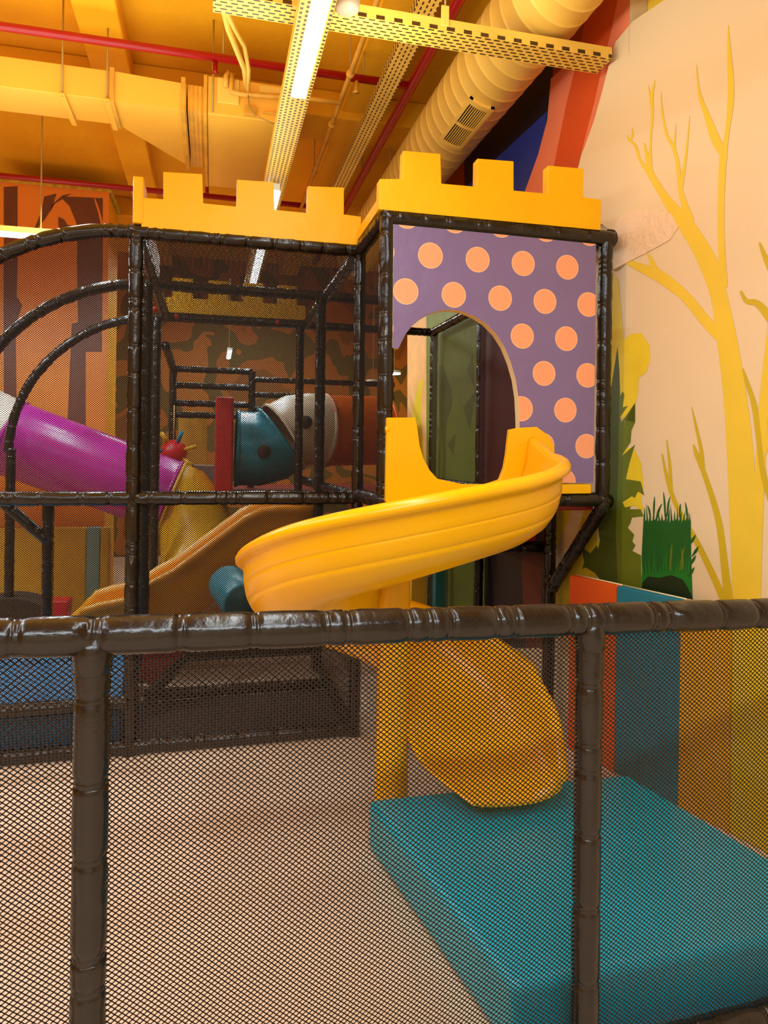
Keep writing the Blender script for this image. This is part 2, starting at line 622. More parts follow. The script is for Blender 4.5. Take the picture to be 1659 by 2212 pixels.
# --- corner shrub: yellow blob column, then the dark spiky plant
paint([(1300, 600), (1318, 580), (1335, 605), (1341, 660), (1346, 735), (1362, 722), (1385, 719), (1402, 745), (1405, 775), (1395, 805), (1380, 815), (1378, 850), (1370, 880), (1352, 902), (1340, 905), (1335, 960), (1300, 970)], 'mural bright yellow')
paint([(1345, 965), (1370, 970), (1385, 1000), (1390, 1050), (1383, 1092), (1345, 1092)], 'mural bright yellow')
paint([(1190, 1085), (1240, 1085), (1225, 1130), (1205, 1180), (1190, 1180)], 'mural bright yellow', 'rear')
paint([(1195, 1290), (1200, 1235), (1240, 1180), (1262, 1100), (1290, 1090), (1290, 1300), (1190, 1345)], 'mural olive yellow', 'rear')
paint([(1334, 748), (1338, 800), (1340, 855), (1345, 845), (1349, 852), (1345, 880), (1357, 876), (1340, 900), (1342, 912), (1372, 870), (1345, 920), (1350, 908), (1372, 912), (1364, 930), (1362, 955), (1343, 985), (1372, 960), (1360, 1000), (1352, 1035), (1384, 1040), (1392, 1070), (1378, 1062), (1360, 1100), (1384, 1100), (1390, 1115), (1365, 1118), (1362, 1130), (1356, 1140), (1370, 1155), (1366, 1170), (1373, 1178), (1366, 1190), (1385, 1200), (1386, 1290), (1310, 1270), (1285, 1238), (1265, 1226), (1257, 1230), (1262, 1214), (1255, 1180), (1275, 1195), (1296, 1170), (1292, 1140), (1283, 1130), (1290, 1118), (1287, 1095), (1300, 1080), (1305, 1000), (1312, 970), (1308, 905), (1318, 880), (1318, 850)], 'mural olive green')
paint([(1334, 748), (1338, 800), (1336, 1000), (1330, 1150), (1335, 1262), (1310, 1270), (1285, 1238), (1265, 1226), (1257, 1230), (1262, 1214), (1255, 1180), (1275, 1195), (1296, 1170), (1292, 1140), (1283, 1130), (1290, 1118), (1287, 1095), (1300, 1080), (1305, 1000), (1312, 970), (1308, 905), (1318, 880), (1318, 850)], 'mural dark olive green')
paint([(1345, 1085), (1365, 1072), (1385, 1085), (1392, 1105), (1370, 1092), (1350, 1096)], 'mural bright yellow')
paint([(1287, 1172), (1296, 1168), (1292, 1185)], 'mural bright yellow', 'rear')
# --- big pale trees on the near wall
stroke([(1612, 1330, 55), (1606, 1180, 55), (1600, 1000, 58), (1588, 860, 50), (1572, 745, 44), (1553, 640, 36), (1530, 570, 40), (1510, 530, 38), (1478, 480, 33), (1452, 448, 24), (1432, 420, 17), (1412, 388, 15), (1396, 366, 9), (1382, 345, 6), (1373, 316, 6), (1356, 298, 5), (1348, 272, 1)], 'mural pale yellow', 'near')
stroke([(1362, 303, 5), (1366, 290, 4), (1365, 276, 1)], 'mural pale yellow', 'near')
stroke([(1418, 400, 10), (1404, 366, 12), (1398, 340, 8), (1391, 308, 3)], 'mural pale yellow', 'near')
stroke([(1403, 360, 12), (1405, 310, 4), (1409, 240, 6), (1407, 212, 8), (1415, 172, 1)], 'mural pale yellow', 'near')
stroke([(1406, 215, 5), (1400, 184, 1)], 'mural pale yellow', 'near')
stroke([(1490, 478, 20), (1478, 440, 14), (1470, 410, 10), (1463, 350, 8), (1455, 320, 7), (1440, 290, 6), (1430, 240, 4), (1428, 198, 1)], 'mural pale yellow', 'near')
stroke([(1456, 322, 6), (1460, 268, 1)], 'mural pale yellow', 'near')
stroke([(1472, 400, 8), (1482, 330, 5), (1490, 250, 1)], 'mural pale yellow', 'near')
stroke([(1562, 620, 20), (1558, 520, 14), (1558, 420, 14), (1562, 340, 16), (1570, 290, 9), (1579, 200, 14), (1574, 100, 7), (1573, 54, 1)], 'mural pale yellow', 'near')
stroke([(1560, 330, 16), (1545, 300, 20), (1527, 250, 13), (1510, 200, 6), (1504, 140, 1)], 'mural pale yellow', 'near')
stroke([(1577, 745, 26), (1530, 700, 24), (1480, 640, 22), (1430, 600, 26), (1400, 585, 22), (1372, 573, 15), (1352, 565, 11), (1340, 575, 5)], 'mural pale yellow')
stroke([(1418, 595, 18), (1408, 565, 10), (1398, 545, 2)], 'mural pale yellow', 'near')

stroke([(1622, 1330, 40), (1640, 1040, 22), (1652, 860, 22), (1680, 650, 30)], 'mural pale yellow', 'near')
stroke([(1640, 990, 18), (1665, 940, 18), (1700, 900, 16)], 'mural pale yellow', 'near')
# --- olive saplings in front
stroke([(1578, 1330, 22), (1566, 1230, 16), (1555, 1140, 14), (1540, 1080, 12), (1520, 1020, 10), (1504, 980, 9), (1498, 960, 3)], 'mural olive yellow', 'near')
stroke([(1516, 1010, 13), (1514, 970, 8), (1502, 915, 5), (1494, 878, 1)], 'mural olive yellow', 'near')
stroke([(1573, 1320, 16), (1548, 1260, 14), (1510, 1180, 12), (1470, 1110, 10), (1452, 1070, 9), (1440, 1030, 7), (1430, 980, 3)], 'mural olive yellow', 'near')
stroke([(1450, 1060, 7), (1446, 1000, 6), (1440, 950, 2)], 'mural olive yellow', 'near')
stroke([(1680, 1120, 16), (1650, 1030, 13), (1638, 940, 12), (1630, 880, 12), (1615, 830, 9), (1604, 796, 3)], 'mural olive yellow', 'near')
stroke([(1700, 740, 20), (1658, 680, 18), (1635, 655, 14), (1612, 650, 10), (1600, 628, 5)], 'mural olive yellow', 'near')
stroke([(1680, 610, 20), (1655, 560, 12), (1640, 524, 4)], 'mural olive yellow', 'near')
# --- painted block of grass
g = [(1388, 1290), (1386, 1200), (1390, 1120)]
R = random.Random(3)
x = 1390
while x < 1490:
    g += [(x, 1118 + R.uniform(-4, 8)), (x + 2 + R.uniform(-3, 4), 1085 + R.uniform(0, 25)), (x + 4, 1122 + R.uniform(0, 8))]
    x += 6.5
g += [(1492, 1105), (1493, 1200), (1496, 1292)]
paint(g, 'mural grass green', 'near')
g = [(1386, 1245)]
x = 1387
while x < 1490:
    g += [(x, 1235 + R.uniform(-3, 6)), (x + 3 + R.uniform(-4, 4), 1182 + R.uniform(0, 36)), (x + 5, 1240)]
    x += 7
g += [(1494, 1240), (1495, 1280), (1386, 1275)]
paint(g, 'mural bright grass green', 'near')
paint([(1384, 1290), (1388, 1258), (1400, 1245), (1425, 1248), (1450, 1242), (1475, 1252), (1485, 1268), (1498, 1296)], 'mural near black green', 'near')
for (u, v, tip, hh) in ((1405, 1120, -6, 28), (1412, 1118, 2, 45), (1420, 1118, 10, 30), (1437, 1118, -4, 55), (1441, 1115, 6, 42), (1468, 1118, 2, 30), (1485, 1125, -5, 40), (1448, 1232, 4, 60), (1470, 1232, 10, 52), (1476, 1230, -4, 45)):
    stroke([(u, v, 2.5), (u + tip * 0.4, v - hh * 0.6, 4), (u + tip, v - hh, 1)], 'mural grass green' if v < 1200 else 'mural olive green', 'near')
for (u, v) in ((1497, 1165), (1503, 1190), (1494, 1235), (1497, 1210)):
    stroke([(u - 8, v + 12, 2), (u, v, 6), (u + 6, v - 10, 1)], 'mural grass green', 'near')
# --- raised stucco band in the corner
sp_ = [onP(u, v, W0 + WN * 0.0005, WN) for u, v in [(1322, 505), (1335, 470), (1372, 455), (1425, 452), (1450, 462), (1466, 490), (1448, 518), (1400, 545), (1322, 584)]]
wr.prism(sp_, WN * 0.005, wi['pale stucco patch'])

struct(wr.build('wall_right', wall_m))

M_back = patches('back wall print', [(150, 92, 20), (184, 108, 22), (112, 88, 20), (196, 120, 30)], 1.3, 0.6)
struct(MB().box((-6, 11.0, 0), (4, 11.1, ZC)).build('wall_back', M_back))
struct(MB().box((-6.1, -4, 0), (-6, 12, ZC)).build('wall_left', M_ceil))
struct(MB().box((-6, -4.1, 0), (4, -4, ZC)).build('wall_front', M_beige))

# low padded panels along the near wall (each one a thing)
PD0 = V((1.905, 3.46, 0))
PD1 = V((2.0, 3.1, 0))
pn = [(1227, 1329, (236, 92, 22), 'orange', 'first low wall pad, orange, at the far end beside the tower brace'),
      (1329, 1467, (38, 128, 150), 'blue', 'teal blue low wall pad between the orange and the amber pads'),
      (1467, 1579, (242, 170, 20), 'amber', 'amber yellow low wall pad behind the blue mat, next to the teal pad'),
      (1579, 1790, (238, 196, 18), 'lemon', 'lemon yellow low wall pad nearest the barrier, at the right edge')]
PN = WN
PP = V((1.905, 3.46, 0))
for a, b, c, nm, lab in pn:
    p = onP(a, 1500, PP, PN)
    q = onP(b - 1, 1500, PP, PN)
    p.z = q.z = 0.0
    h = 0.945
    m = mat('wall pad ' + nm, c, 0.4, 0.04, 3.0, 0.1, 8.0)
    mb = MB()
    mb.prism([p, q, q + up0 * h, p + up0 * h], -PN * 0.05, 0, 0)
    o = mb.build('wall_pad', [m], bevel=0.006)
    tag(o, lab, 'wall pad', 'low padded panels along the mural wall')
    # cream welt along the top back edge
    mb = MB()
    mb.tube([p + up0 * (h - 0.002) - PN * 0.045, q + up0 * (h - 0.002) - PN * 0.045], 0.006, 8)
    e = mb.build('piping', M_cream, o)
    e['label'] = 'cream piping along the top edge'

# ============================================================ NEAR BARRIER
bar = thing('netted_barrier', 'waist-high black padded barrier with diamond netting in the foreground', 'barrier', (0.3, 1.575, 0))
YB = lambda X: 1.548 + (X + 0.26) * 0.045
ZB = lambda X: 1.212 - (X + 0.26) * 0.026
BR = 0.0375
mb = padded([V((x, YB(x), ZB(x))) for x in np.linspace(-1.46, 2.12, 40)], BR * 1.1, 3, (0.11, 0.17), 18, 0.0007)
mb.build('rail', M_pad, bar)
mb = padded([V((x, YB(x) + 0.0, 0.038)) for x in np.linspace(-1.46, 2.12, 30)], BR, 5, (0.14, 0.2), 14)
mb.build('rail', M_pad, bar)
for i, x in enumerate((-1.46, -0.236, 0.947, 2.13)):
    mb = padded([V((x, YB(x), z)) for z in np.linspace(0, ZB(x) - 0.01, 12)], BR * 0.96, 11 + i, (0.15, 0.21), 18, 0.0006)
    mb.tube([V((x, YB(x), ZB(x) - z)) for z in (0.0, 0.035, 0.042, 0.075, 0.079)], BR, 18, 0, True, lambda i, a: BR * (1.06, 1.06, 1.05, 1.03, 0.9)[i])
    mb.build('post', M_pad, bar)
Un = V((1, 0.045, -0.026))
n0 = V((-1.46, YB(-1.46) + 0.002, 0.05))
net_mesh('net_panel', n0, V((1, 0.045, 0)), (0, 0, 1), 3.56, 1.19, 0.0146, 0.0118, 0.0033, M_netb, bar,
         keep=lambda u, v: v + 0.05 < ZB(0) - 0.026 * (u - 1.46) - 0.01, warp=0.0042, seed=2)

# ================================================================= BLUE MAT
mp = [V((0.63, 2.745, 0)), V((1.80, 2.72, 0)), V((1.985, 1.69, 0)), V((0.79, 1.69, 0))]
mb = MB().prism(mp, (0, 0, 0.2))
mt = mb.build('landing_mat', M_teal, bevel=0.03, seg=4)
tag(mt, 'thick turquoise vinyl landing mat on the floor below the spiral slide', 'mat')

# ============================================================ SPIRAL SLIDE
AX, AY = 0.752, 2.83
sl = thing('spiral_slide', 'golden yellow plastic spiral slide coming out of the castle tower', 'slide', (AX, AY, 0))
RO = 0.622
_o = [(-.022, .285), (-.012, .304), (.008, .312), (.026, .302), (.036, .284), (.034, .264), (.020, .251), (.006, .243), (.003, .225), (.002, .195), (.001, .172),
      (-.0005, .168), (-.004, .164), (-.0015, .160), (-.002, .152), (-.008, .12), (-.014, .096), (-.0165, .092), (-.0205, .088), (-.019, .084), (-.030, .06), (-.055, .02), (-.095, -.022), (-.14, -.05)]
_i = [(-.16, -.0), (-.10, .05), (-.06, .12), (-.034, .20)]
prof = [(RO + a, b) for a, b in _o] + [(.44, -.072), (.36, -.076), (.24, -.066), (.13, -.036), (.066, .02), (.052, .08), (.050, .13), (.052, .15), (.068, .157), (.082, .15),
        (.092, .11), (.115, .06), (.17, .015), (.26, -.02), (.36, -.03), (.44, -.022)] + [(RO + a, b) for a, b in _i]


prof = [(r, h * 0.872 if h > 0 else h * 0.6) for r, h in prof]


def ring(org, rd, z, so=1.0, wide=0.0, inn=1.0):
    out = []
    for r, h in prof:
        hh = h * (so if r > 0.36 else inn) if h > 0 else h
        q = r + wide * max(0.0, min(1.0, (r - 0.05) / 0.5))
        out.append(V((org[0] + rd[0] * q, org[1] + rd[1] * q, z + hh)))
    return out


rings = []
RIMZ = [1.60, 1.545, 1.475, 1.365, 1.20, 1.05, 0.92, 0.79, 0.68]
HW = 0.272


def rimz(f):
    x = f * 8
    i = min(7, int(x))
    t = x - i
    p = [RIMZ[max(0, min(8, i + k))] for k in (-1, 0, 1, 2)]
    return 0.5 * (2 * p[1] + (p[2] - p[0]) * t + (2 * p[0] - 5 * p[1] + 4 * p[2] - p[3]) * t * t + (3 * p[1] - p[0] - 3 * p[2] + p[3]) * t ** 3)


for i in range(5):                       # straight entry from the tower
    t = i / 5
    rings.append(ring((AX, 3.18 - t * (3.18 - AY)), (1, 0), 1.60 - HW + 0.01 * (1 - t), 1.34 - 0.30 * t, wide=0.16 - 0.06 * t, inn=0.1))
N = 72
for i in range(N + 1):                   # one clockwise turn
    ph = 2 * PI * i / N
    f = i / N
    inn = 0.1 if f < 0.3 else min(1, 0.1 + (f - 0.3) * 6)
    if f > 0.75:
        inn = 1.0 - 0.75 * (f - 0.75) / 0.25
    rings.append(ring((AX, AY), (math.cos(ph), -math.sin(ph)), rimz(f) - HW, 1.04 - 0.04 * min(1, f * 6), wide=0.10 * max(0.0, 1 - f * 5) ** 1.3, inn=inn))
ze = 0.68 - HW
for i in range(1, 9):                    # run-out on to the mat, walls sinking into a rounded lip
    t = i / 8
    k = (1 - t) ** 0.6
    c = 0.37 + 0.06 * t
    rr = []
    for r, h in prof:
        shr = 1 - 0.34 * max(0, t - 0.35) ** 1.5 / 0.65 ** 1.5
        hh = h * (1.0 if r > 0.36 else 0.25) * (0.25 + 0.75 * k) if h > 0 else h * (1 - 0.6 * t)
        rr.append(V((AX + c + (r - 0.37) * shr, AY - 0.36 * t, ze - 0.16 * (t ** 0.8) + hh + 0.018 * t)))
    rings.append(rr)
zoff = 0.0
mb = MB().loft(rings)
tr = mb.build('trough', M_slide, sl, weld=True)
# entry collar: a flat plate with a U cut-out, in front of the tower
ey = 3.153
px = [(836, 902), (898, 902), (903, 930), (907, 962), (915, 990), (928, 1015), (945, 1034), (1000, 1046), (1050, 1046), (1080, 1036), (1090, 1010), (1095, 980), (1098, 952), (1101, 928),
      (1120, 924), (1160, 922), (1185, 940), (1198, 965), (1200, 1000), (1185, 1060), (1150, 1075), (833, 1085)]
mb = MB().prism([onY(u, v, ey) for u, v in px], (0, 0.03, 0))
mb.build('entry_collar', M_slide, sl, bevel=0.008, seg=3)
p = onY(838, 928, ey + 0.012)
mb = MB().tube([p + V((-0.012, 0, 0)), p + V((0.006, 0, 0))], 0.016, 12)
mb.build('bolt_cap', M_slide, sl)
mb = MB().tube([V((AX, AY, z)) for z in (0.0, 0.03, 0.031, 0.5, 1.0, 1.28, 1.30)], 0.068, 24, 0, True, lambda i, a: (0.08, 0.08, 0.07, 0.068, 0.068, 0.068, 0.05)[i])
mb.build('pillar', M_slide, sl)

# =============================================================== PLAY FRAME
fr = thing('play_frame', 'black padded climbing frame with netted bays, arched on its left side', 'climbing frame', (0.8, 5, 0))
sd = [100]


def rail(pts, name='rail', r=PR, m=None, label=None):
    sd[0] += 1
    P = []
    pts = [V(p) for p in pts]
    o = padded(pts, r, sd[0], (0.12, 0.2), 12).build(name, m or M_pad, fr)
    return o


def post(x, y, z0=0.0, z1=ZT, r=PR):
    rail([(x, y, z0), (x, y, z1)], 'post', r)


rows = (YF, 5.055, 6.255)
ROWX = {YF: GX, 5.055: (-0.447, 0.762, 2.02), 6.255: (-0.474, 0.757, 2.02)}
for y in rows:
    for x in ROWX[y]:
        if y == YF and x == GX[1]:
            post(x, y, 0, ZT, PR * 0.9)
        else:
            post(x, y, 0, ZT, PR)
    post(-1.6, y, 0, 1.6)
    # arched rail on the left, straight top rail on the right
    a = arc_pts((-0.42, y, ZT - 1.2), PI, PI / 2, 1.2, 16, (1, 0, 0), (0, 0, 1))
    a[0].z += 0.02
    rail(a, 'arched_rail')
    rail([(GX[0] - 0.03, y, ZT), (GX[1], y, ZT)])
    if y > YF:
        rail([(GX[1], y, ZT), (GX[2], y, ZT)])
# deck level rails
rail([(-1.6, YF, ZD), (GX[0], YF, ZD)])
rail([(GX[0], YF, ZD), (GX[1], YF, ZD)])
rail([(GX[1], 5.055, ZD - 0.05), (GX[2], 5.055, ZD - 0.05)])
for x in GX:
    rail([(x, YF, ZT), (x, 6.255, ZT)])
rail([(GX[1], YF, ZD), (GX[1], 6.255, ZD)])
rail([(GX[2], YF, ZD), (GX[2], 6.255, ZD)])
# cantilevered tower: front posts, head and deck rails, braces
TX = GX[2] - 0.032
post(GX[1] + 0.0, YT, ZD - 0.04, ZT, PR * 1.03)
post(TX, YT, ZD - 0.04, ZT, PR * 0.97)
rail([(GX[1] - 0.03, YT, ZT - 0.018), (TX + 0.045, YT, ZT - 0.018)], r=PR * 1.08)
rail([(GX[1], YT, ZD + 0.03), (TX + 0.03, YT, ZD + 0.03)])
for x in (GX[1], GX[2]):
    rail([(x, YT, ZT), (x, YF, ZT)])
    rail([(x, YT, ZD + 0.02), (x, YF, ZD + 0.02)])
rail([(GX[2], YT + 0.06, ZD - 0.02), (GX[2] - 0.01, YF - 0.05, 0.80)], 'brace')
rail([(GX[1], YT + 0.06, ZD - 0.08), (GX[1], YF - 0.05, 0.80)], 'brace')
# low rails at the foot of the frame and the braces there
rail([(-1.6, YF, 0.04), (GX[0], YF, 0.04)])
rail([(GX[0], YF, 0.04), (GX[1], YF, 0.04)])
rail([(-1.6, YF - 0.02, 0.28), (GX[0], YF - 0.02, 0.28)])
rail([(GX[0], 4.62, 0.05), (GX[1], 4.62, 0.05)])
rail([(GX[0], 5.25, 0.1), (GX[1], 5.25, 0.1)])
rail([(GX[1] - 0.02, YF, 0.04), (GX[1] - 0.02, 5.055, 0.04)])
rail([(GX[1], YF, 0.62), (GX[1], 5.055, 0.62)])
rail([(GX[0] + 0.05, 4.4, 0.12), (GX[0] + 0.62, 5.2, 0.5)], 'brace')
rail([(GX[1], YF + 0.08, 1.03), (GX[2], YF + 0.08, 1.03)], r=PR)
rail([(GX[1] + 0.0, 5.055, 0.95), (GX[2], 5.055, 0.95)])
# rear low section
for x, y in ((-0.4, 7.455), (0.4, 7.455)):
    post(x, y, 0, 2.44)
for y, z in ((7.455, 2.44), (7.455, 2.27), (7.5, 2.09), (7.5, 1.97)):
    rail([(-0.4, y, z), (0.4, y, z)], r=PR * 0.9)
for z in (2.36, 2.2, 2.05):
    rail([(0.4, 7.455, z), (1.95, 7.455, z)], r=PR * 0.8)
rail([(-0.4, 6.255, 2.5), (-0.4, 7.455, 2.44)], r=PR)
# posts with a brace in the far left bay
rail([(-1.06, 5.055, 0), (-1.06, 5.055, 1.3)], 'post')
rail([(-1.06, 5.055, 0.98), (-1.42, 5.055, 1.32)], 'brace')
# decks
M_deck = mat('red deck vinyl', (150, 22, 20), 0.45, 0.1, 4.0)
MB().box((GX[1] + 0.05, YT + 0.05, ZD - 0.03), (GX[2] - 0.05, 5.0, ZD + 0.01)).build('deck', M_deck, fr, bevel=0.01)
ZB2 = 1.22
MB().box((0.16, 6.3, ZB2 - 0.05), (1.95, 7.15, ZB2)).build('deck', M_deck, fr, bevel=0.01)
MB().box((-0.75, 7.15, ZB2 - 0.05), (1.95, 8.2, ZB2)).build('deck', M_deck, fr, bevel=0.01)
MB().box((GX[1] + 0.05, YF + 0.08, 1.07), (GX[2] - 0.05, YF + 0.2, 1.13)).build('deck_edge', M_redpad, fr, bevel=0.01)
# dark foot of the bays
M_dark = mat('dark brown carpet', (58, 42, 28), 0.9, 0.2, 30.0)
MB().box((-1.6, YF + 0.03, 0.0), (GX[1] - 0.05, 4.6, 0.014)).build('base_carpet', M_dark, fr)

# netting
PU, PVv, TH = 0.0130, 0.0110, 0.0036
ARC = lambda u, v: np.where(u > 1.18, True, (v < ZT - 1.2) | ((1.18 - u) ** 2 + (v - (ZT - 1.2)) ** 2 < 1.19 ** 2))
net_mesh('net_panel', (-1.6, YF + 0.004, 0.03), (1, 0, 0), (0, 0, 1), 1.2, ZT - 0.03, PU, PVv, TH, M_net, fr, keep=lambda u, v: ARC(u, v + 0.03), warp=0.003, seed=4)
net_mesh('net_panel', (GX[0], YF + 0.004, 0.03), (1, 0, 0), (0, 0, 1), 1.2, ZT - 0.03, PU, PVv, TH, M_net, fr, warp=0.003, seed=9)
net_mesh('net_panel', (GX[1] + 0.002, YT, ZD), (0, 1, 0), (0, 0, 1), 0.63, ZT - ZD, PU, PVv, TH, M_net, fr, seed=1)
net_mesh('net_panel', (GX[1] + 0.001, YF, 0.03), (0, 1, 0), (0, 0, 1), 1.2, 1.3, 0.016, 0.014, 0.0028, M_net, fr, seed=1)
RU, RV, RT = 0.032, 0.024, 0.0075
net_mesh('roof_net', (GX[0], YF, ZT - 0.012), (1, 0, 0), (0, 1, 0), 1.2, 1.2, RU, RV, RT, M_net, fr, warp=0.003)
net_mesh('roof_net', (GX[0], 5.055, ZT - 0.012), (1, 0, 0), (0, 1, 0), 1.2, 1.2, RU, RV, RT, M_net, fr, warp=0.003)
net_mesh('roof_net', (GX[1], YT, ZT - 0.012), (1, 0, 0), (0, 1, 0), 1.2, 1.83, 0.05, 0.04, 0.0045, M_net, fr, warp=0.003)
M_netr = mat('fine maroon netting', (88, 40, 28), 0.7, 0.1)
net_mesh('net_panel', (GX[2] - 0.002, YF, 0.9), (0, 1, 0), (0, 0, 1), 1.2, ZT - 0.9, PU * 1.2, PVv * 1.2, TH, M_netr, fr, seed=2)
net_mesh('net_panel', (GX[2] - 0.002, 5.055, 0.05), (0, 1, 0), (0, 0, 1), 1.2, ZT - 0.1, PU * 1.3, PVv * 1.3, TH * 0.8, mat('fine olive netting', (96, 92, 34), 0.7), fr, seed=2)
# red end caps on the top rails
for u, v, y in ((382, 684, 6.2), (600, 696, 6.2), (334, 668, 5.9), (331, 582, 5.0), (334, 612, 5.0)):
    p = onY(u, v, y)
    s = MB()
    s.tube([p + V((0, 0, -0.02)), p + V((0, 0, -0.012)), p, p + V((0, 0, 0.012)), p + V((0, 0, 0.02))], 0.02, 12, 0, True, lambda i, a: (0.01, 0.019, 0.022, 0.019, 0.008)[i])
    s.tube([p + V((0, 0, -0.015)), V((p.x, p.y, ZT - 0.01))] if p.z > ZT else [p + V((0, 0, 0.015)), V((p.x, p.y, ZT))], 0.004, 6)
    s.build('red_cap', M_redpad, fr)

# ================================================================= PARAPETS
cg = 'yellow castle parapets on the frame'


def pxprism(px, Y, depth, name, label, mt_=None, cat='parapet'):
    mb = MB().prism([onY(u, v, Y) for u, v in px], (0, depth, 0))
    o = mb.build(name, mt_ or M_yel, bevel=0.007, seg=3)
    tag(o, label, cat, cg)
    return o


pxprism([(305, 492), (780, 530), (780, 468), (743, 463), (743, 405), (665, 402), (664, 460), (593, 453), (591, 393), (512, 388), (511, 446), (439, 439), (437, 376), (353, 371), (353, 430), (306, 427)],
        YF - 0.03, 0.06, 'castle_parapet', 'long yellow padded battlement with three merlons over the middle bay')
pxprism([(818, 452), (1298, 497), (1299, 431), (1260, 425), (1261, 364), (1184, 357), (1183, 418), (1110, 411), (1110, 348), (1031, 342), (1030, 403), (954, 396), (952, 332), (871, 325), (869, 386), (820, 386)],
        YT - 0.03, 0.06, 'castle_parapet', 'yellow padded battlement with three merlons on top of the tower')
# side return on the left, running back along the frame
zb, zm, zt = ZT + 0.035, onY(300, 428, YF).z, onY(300, 386, YF).z
sx = onY(287, 460, YF - 0.03).x
q = [(YF - 0.035, zb), (YF - 0.035, zt), (YF + 0.17, zt), (YF + 0.17, zm), (YF + 0.42, zm), (YF + 0.42, zt), (YF + 0.67, zt), (YF + 0.67, zm), (YF + 1.15, zm), (YF + 1.15, zb)]
mb = MB().prism([V((sx, y, z)) for y, z in q], (0.05, 0, 0))
tag(mb.build('castle_parapet', M_yel, bevel=0.006), 'end of a yellow battlement running back along the left side of the middle bay', 'parapet', cg)
q = [(YT + 0.05, ZT + 0.04), (YT + 0.05, ZT + 0.10), (YF - 0.05, ZT + 0.10), (YF - 0.05, ZT + 0.04)]
mb = MB().prism([V((GX[1] - 0.03, y, z)) for y, z in q], (0.06, 0, 0))
tag(mb.build('padded_strip', M_yel, bevel=0.006), 'narrow yellow padded strip joining the two battlements along the short side rail', 'padded strip', cg)
# rear battlement, seen through the roof net
x0, zb2 = GX[0], ZT + 0.04
q = [(x0, zb2)]
for i in range(4):
    a = x0 + 0.05 + i * 0.3
    q += [(a, ZT + 0.17), (a, ZT + 0.34), (a + 0.17, ZT + 0.34), (a + 0.17, ZT + 0.17)]
q = [(x0, zb2), (x0, ZT + 0.17)] + q[1:] + [(GX[1], ZT + 0.17), (GX[1], zb2)]
mb = MB().prism([V((x, 6.23, z)) for x, z in q], (0, 0.06, 0))
tag(mb.build('castle_parapet', M_yel, bevel=0.006), 'rear yellow battlement glimpsed through the roof net', 'parapet', cg)

# ======================================================= POLKA DOT PANEL
YP = YT - 0.012
a_, b_ = onY(927, 555, YP), onY(1221, 578, YP)
DOT_P = ((b_.x - a_.x) / 3, 2 * abs(onY(1221, 578, YP).z - onY(1218, 1038, YP).z) / 6)
DOT_O = (b_.x, b_.z - 0.004)
DOT_R = 0.0625
M_dot = dot_material()
po = [(850, 484), (1070, 505), (1288, 527), (1282, 1043), (1124, 1043), (1123, 960), (1122, 900), (1120, 860), (1114, 820), (1104, 785), (1090, 750), (1072, 722), (1050, 699), (1025, 683), (1000, 673), (978, 669), (955, 670), (930, 677), (907, 690), (890, 704), (876, 722), (866, 742), (861, 753), (848, 751)]
mb = MB().prism([onY(u, v, YP - 0.022) for u, v in po], (0, 0.05, 0), 0, 1)
pp = mb.build('polka_dot_panel', [M_dot, M_cream], bevel=0.004)
tag(pp, 'purple vinyl panel with peach polka dots and an arched doorway on the tower', 'panel')
# yellow sill pad under it
mb = MB().prism([onY(u, v, YP - 0.02) for u, v in ((1120, 1046), (1278, 1046), (1279, 1066), (1120, 1068))], (0, 0.09, 0))
tag(mb.build('sill_pad', M_yel, bevel=0.008), 'yellow padded sill strip under the polka dot panel, right of the slide', 'pad')

# ======================================================== INNER STRAIGHT SLIDE
M_slide2 = mat('amber plastic', (246, 160, 18), 0.3, 0.05, 3.0)
s2 = thing('straight_slide', 'amber plastic straight slide sloping down to the left behind the netting', 'slide', (0, 4.8, 0))
up_ = [(690, 1092), (640, 1092), (600, 1092), (562, 1097), (527, 1113), (450, 1170), (371, 1229), (327, 1252), (270, 1290), (215, 1300), (175, 1313), (150, 1340), (110, 1380), (60, 1405)]
rg = []
for u, v in up_:
    p = onY(u, v, 5.16)
    rg.append(p)
mb = MB()
R2 = []
for i, p in enumerate(rg):
    a, b = rg[max(0, i - 1)], rg[min(len(rg) - 1, i + 1)]
    d = (b - a).normalized()
    nrm = V((d.z, 0, -d.x))
    if nrm.z > 0:
        nrm = -nrm
    w = 0.36
    if i > 9:
        w = max(0.08, 0.36 - 0.07 * (i - 9))
    cs = [(-0.03, 0.0), (-0.045, 0.02), (-0.045, 0.05), (-0.02, 0.07), (-0.01, 0.13), (0.02, w), (0.1, w + 0.05), (0.3, w + 0.06), (0.5, w + 0.05), (0.58, w), (0.61, 0.13), (0.62, 0.07), (0.645, 0.05), (0.645, 0.02), (0.63, 0.0), (0.6, 0.0),
          (0.585, 0.05), (0.56, w - 0.05), (0.5, w), (0.3, w + 0.01), (0.1, w), (0.04, w - 0.05), (0.015, 0.05), (0.0, 0.0)]
    R2.append([p + V((0, y, 0)) + nrm * k for y, k in cs])
for r_ in R2:
    for p in r_:
        p.z = max(p.z, 0.03)
mb.loft(R2)
mb.build('trough', M_slide2, s2, weld=True)

